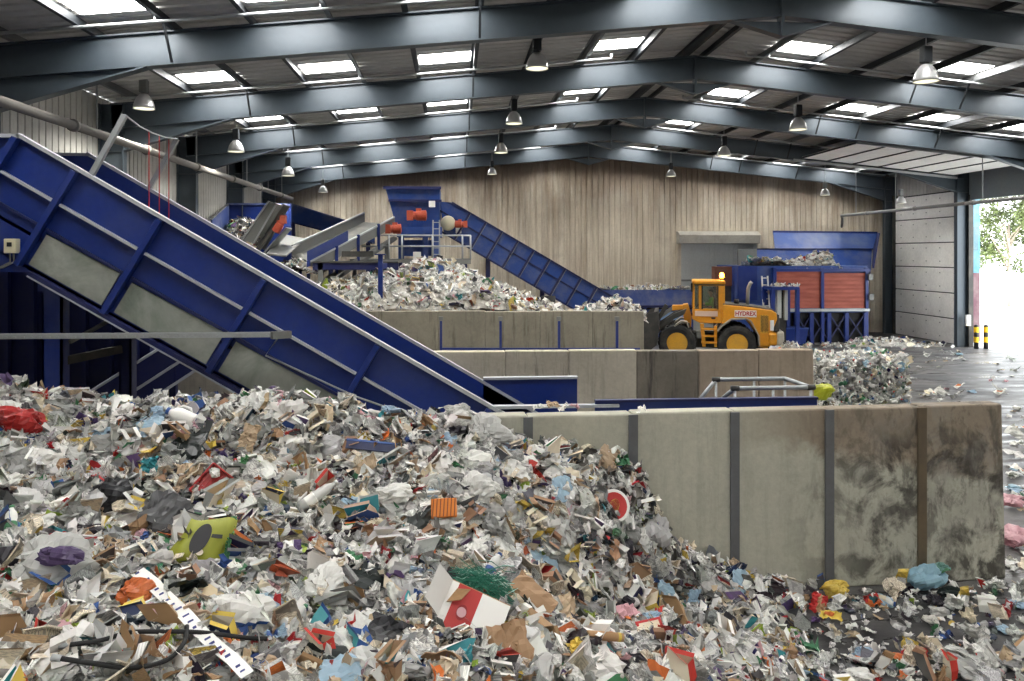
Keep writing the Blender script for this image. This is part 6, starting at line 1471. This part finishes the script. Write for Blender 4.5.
for px, py, sp, bc_, cc, lab in ((10, 528, 20, 'white', 'green', 'white bottle with a green label at the far left edge of the heap'), (292, 624, -40, 'pale grey', 'green', 'clear plastic bottle with a green cap left of the dark leaflet'), (318, 500, -50, 'pale grey', 'pale grey', 'long clear plastic bottle lying down the slope below the newspaper'), (490, 572, -30, 'pale grey', 'blue', 'clear bottle with a blue label above the green netting')):
    o, k = item('drink_bottle', lab, 'bottle', px, py, sp, .6, .1)
    L_ = (44 if 'long' in lab else 30) * k; rr = 5.5 * k; solid(o, 'bottle_body', MB().lathe([(0, -L_/2), (rr, -L_/2), (rr, -L_*.1), (rr * .9, 0), (rr, L_*.1), (rr * .9, L_*.25), (rr * .4, L_*.4), (rr * .38, L_*.46), (0, L_*.46)], axis=(0, 1, 0), n=16), PLAST[bc_], True)
    solid(o, 'label_band', MB().lathe([(rr * 1.01, -L_*.3), (rr * 1.03, -L_*.28), (rr * 1.03, -L_*.08), (rr * 1.01, -L_*.06)], axis=(0, 1, 0), n=16), PLAST['green' if 'green label' in lab else ('blue' if 'blue' in lab else 'white')], True); solid(o, 'cap', MB().lathe([(rr * .44, L_*.44), (rr * .44, L_*.52), (0, L_*.52)], axis=(0, 1, 0), n=12), PLAST[cc], True)
# long printed plastic strip running down to the bottom edge
st = tag(bpy.data.objects.new('printed_strip', None), 'long white plastic strip with blue marks running down to the bottom edge', 'plastic strip'); COL.objects.link(st)
line = [(137, 578), (152, 590), (168, 607), (184, 622), (200, 640), (216, 655), (232, 668), (247, 684)]; ctr = []
for px, py in line: X, k = spot(px, py, 0, .7, .13); ctr.append((X.translation.copy(), X.to_3x3() @ Vector((.8, .6, 0)), X.to_3x3() @ Vector((0, 0, 1)), k))
mb = MB(); v = []
for p, sd, z, k in ctr: v += [p - sd * 6.5 * k, p + sd * 6.5 * k]
mb.add(v, [(2*i, 2*i+1, 2*i+3, 2*i+2) for i in range(len(ctr) - 1)]); o = solid(st, 'strip', mb, PLAST['white']); md = o.modifiers.new('t', 'SOLIDIFY'); md.thickness = .006
SBLUE = flat('strip_blue', srgb(62, 70, 130), .5)
for i in range(len(ctr) - 1):
    for f in (.1, .4, .7):
        p = ctr[i][0].lerp(ctr[i + 1][0], f) + ctr[i][2] * .012; sd, k = ctr[i][1], ctr[i][3]; al = (ctr[i + 1][0] - ctr[i][0]).normalized()
        if rnd.random() < .75: MB().bar(p - sd * 3.2 * k, p + sd * rnd.uniform(0, 3) * k, rnd.uniform(1.4, 3) * k, .004, tuple(ctr[i][2])).build('blue_mark', SBLUE, st)
# hoses
for pts2, lab in (([(68, 655), (100, 650), (128, 642), (160, 640), (200, 640), (245, 646), (270, 647)], 'black rubber hose looping across the bottom left of the heap'), ([(60, 668), (95, 672), (130, 676), (165, 668), (183, 650), (186, 634)], 'second black hose curling under the first at the bottom left')):
    h_ = tag(bpy.data.objects.new('rubber_hose', None), lab, 'hose'); COL.objects.link(h_); P3 = []
    for px, py in pts2: X, k = spot(px, py, 0, .7, .14); P3.append(X.translation)
    q = [];
    for i in range(len(P3) - 1):
        a0, a1, a2_, a3 = P3[max(i - 1, 0)], P3[i], P3[i + 1], P3[min(i + 2, len(P3) - 1)]
        for t_ in (0, .25, .5, .75): q.append(.5 * ((2 * a1) + (a2_ - a0) * t_ + (2 * a0 - 5 * a1 + 4 * a2_ - a3) * t_ * t_ + (3 * a1 - a0 - 3 * a2_ + a3) * t_ ** 3))
    q.append(P3[-1]); solid(h_, 'hose', MB().pipe(q, .016, 8), BLACK, True); solid(h_, 'end_fitting', MB().tube(q[0], q[0] + (q[0] - q[1]).normalized() * .06, .022, 10), GALV, True)
# scraps caught on top of the front wall
for px, py, w_, col, lab in ((540, 408, 9, 'pale grey', 'pale film scrap caught on top of the front wall'), (553, 406, 8, 'tan', 'tan paper scrap caught on top of the front wall'), (563, 409, 8, 'white', 'white paper scrap caught on top of the front wall beside the tan one'), (575, 408, 6, 'pink', 'pinkish paper scrap caught on top of the front wall'), (641, 411, 7, 'white', 'thin white scrap lying alone on top of the front wall')):
    k = 9.7 / F; lone('caught_scrap', lab, 'litter', px, py, sheet(w_ * 1.7 * k, w_ * 1.3 * k, 8, 3, .012, .7), col, None, 0, 0, .1, .025, d=PX(0, 9.6, 0)[2] + .03)
k = 19.0 / F
lone('refuse_sack', 'bright yellow sack lying against the plastic bale behind the front wall', 'sack', 822, 391, bag(10 * k, .9, 20, 14, .22), (.62, .66, .06), (.72, .74, .2), 0, 0, .5, .0, d=18.3)
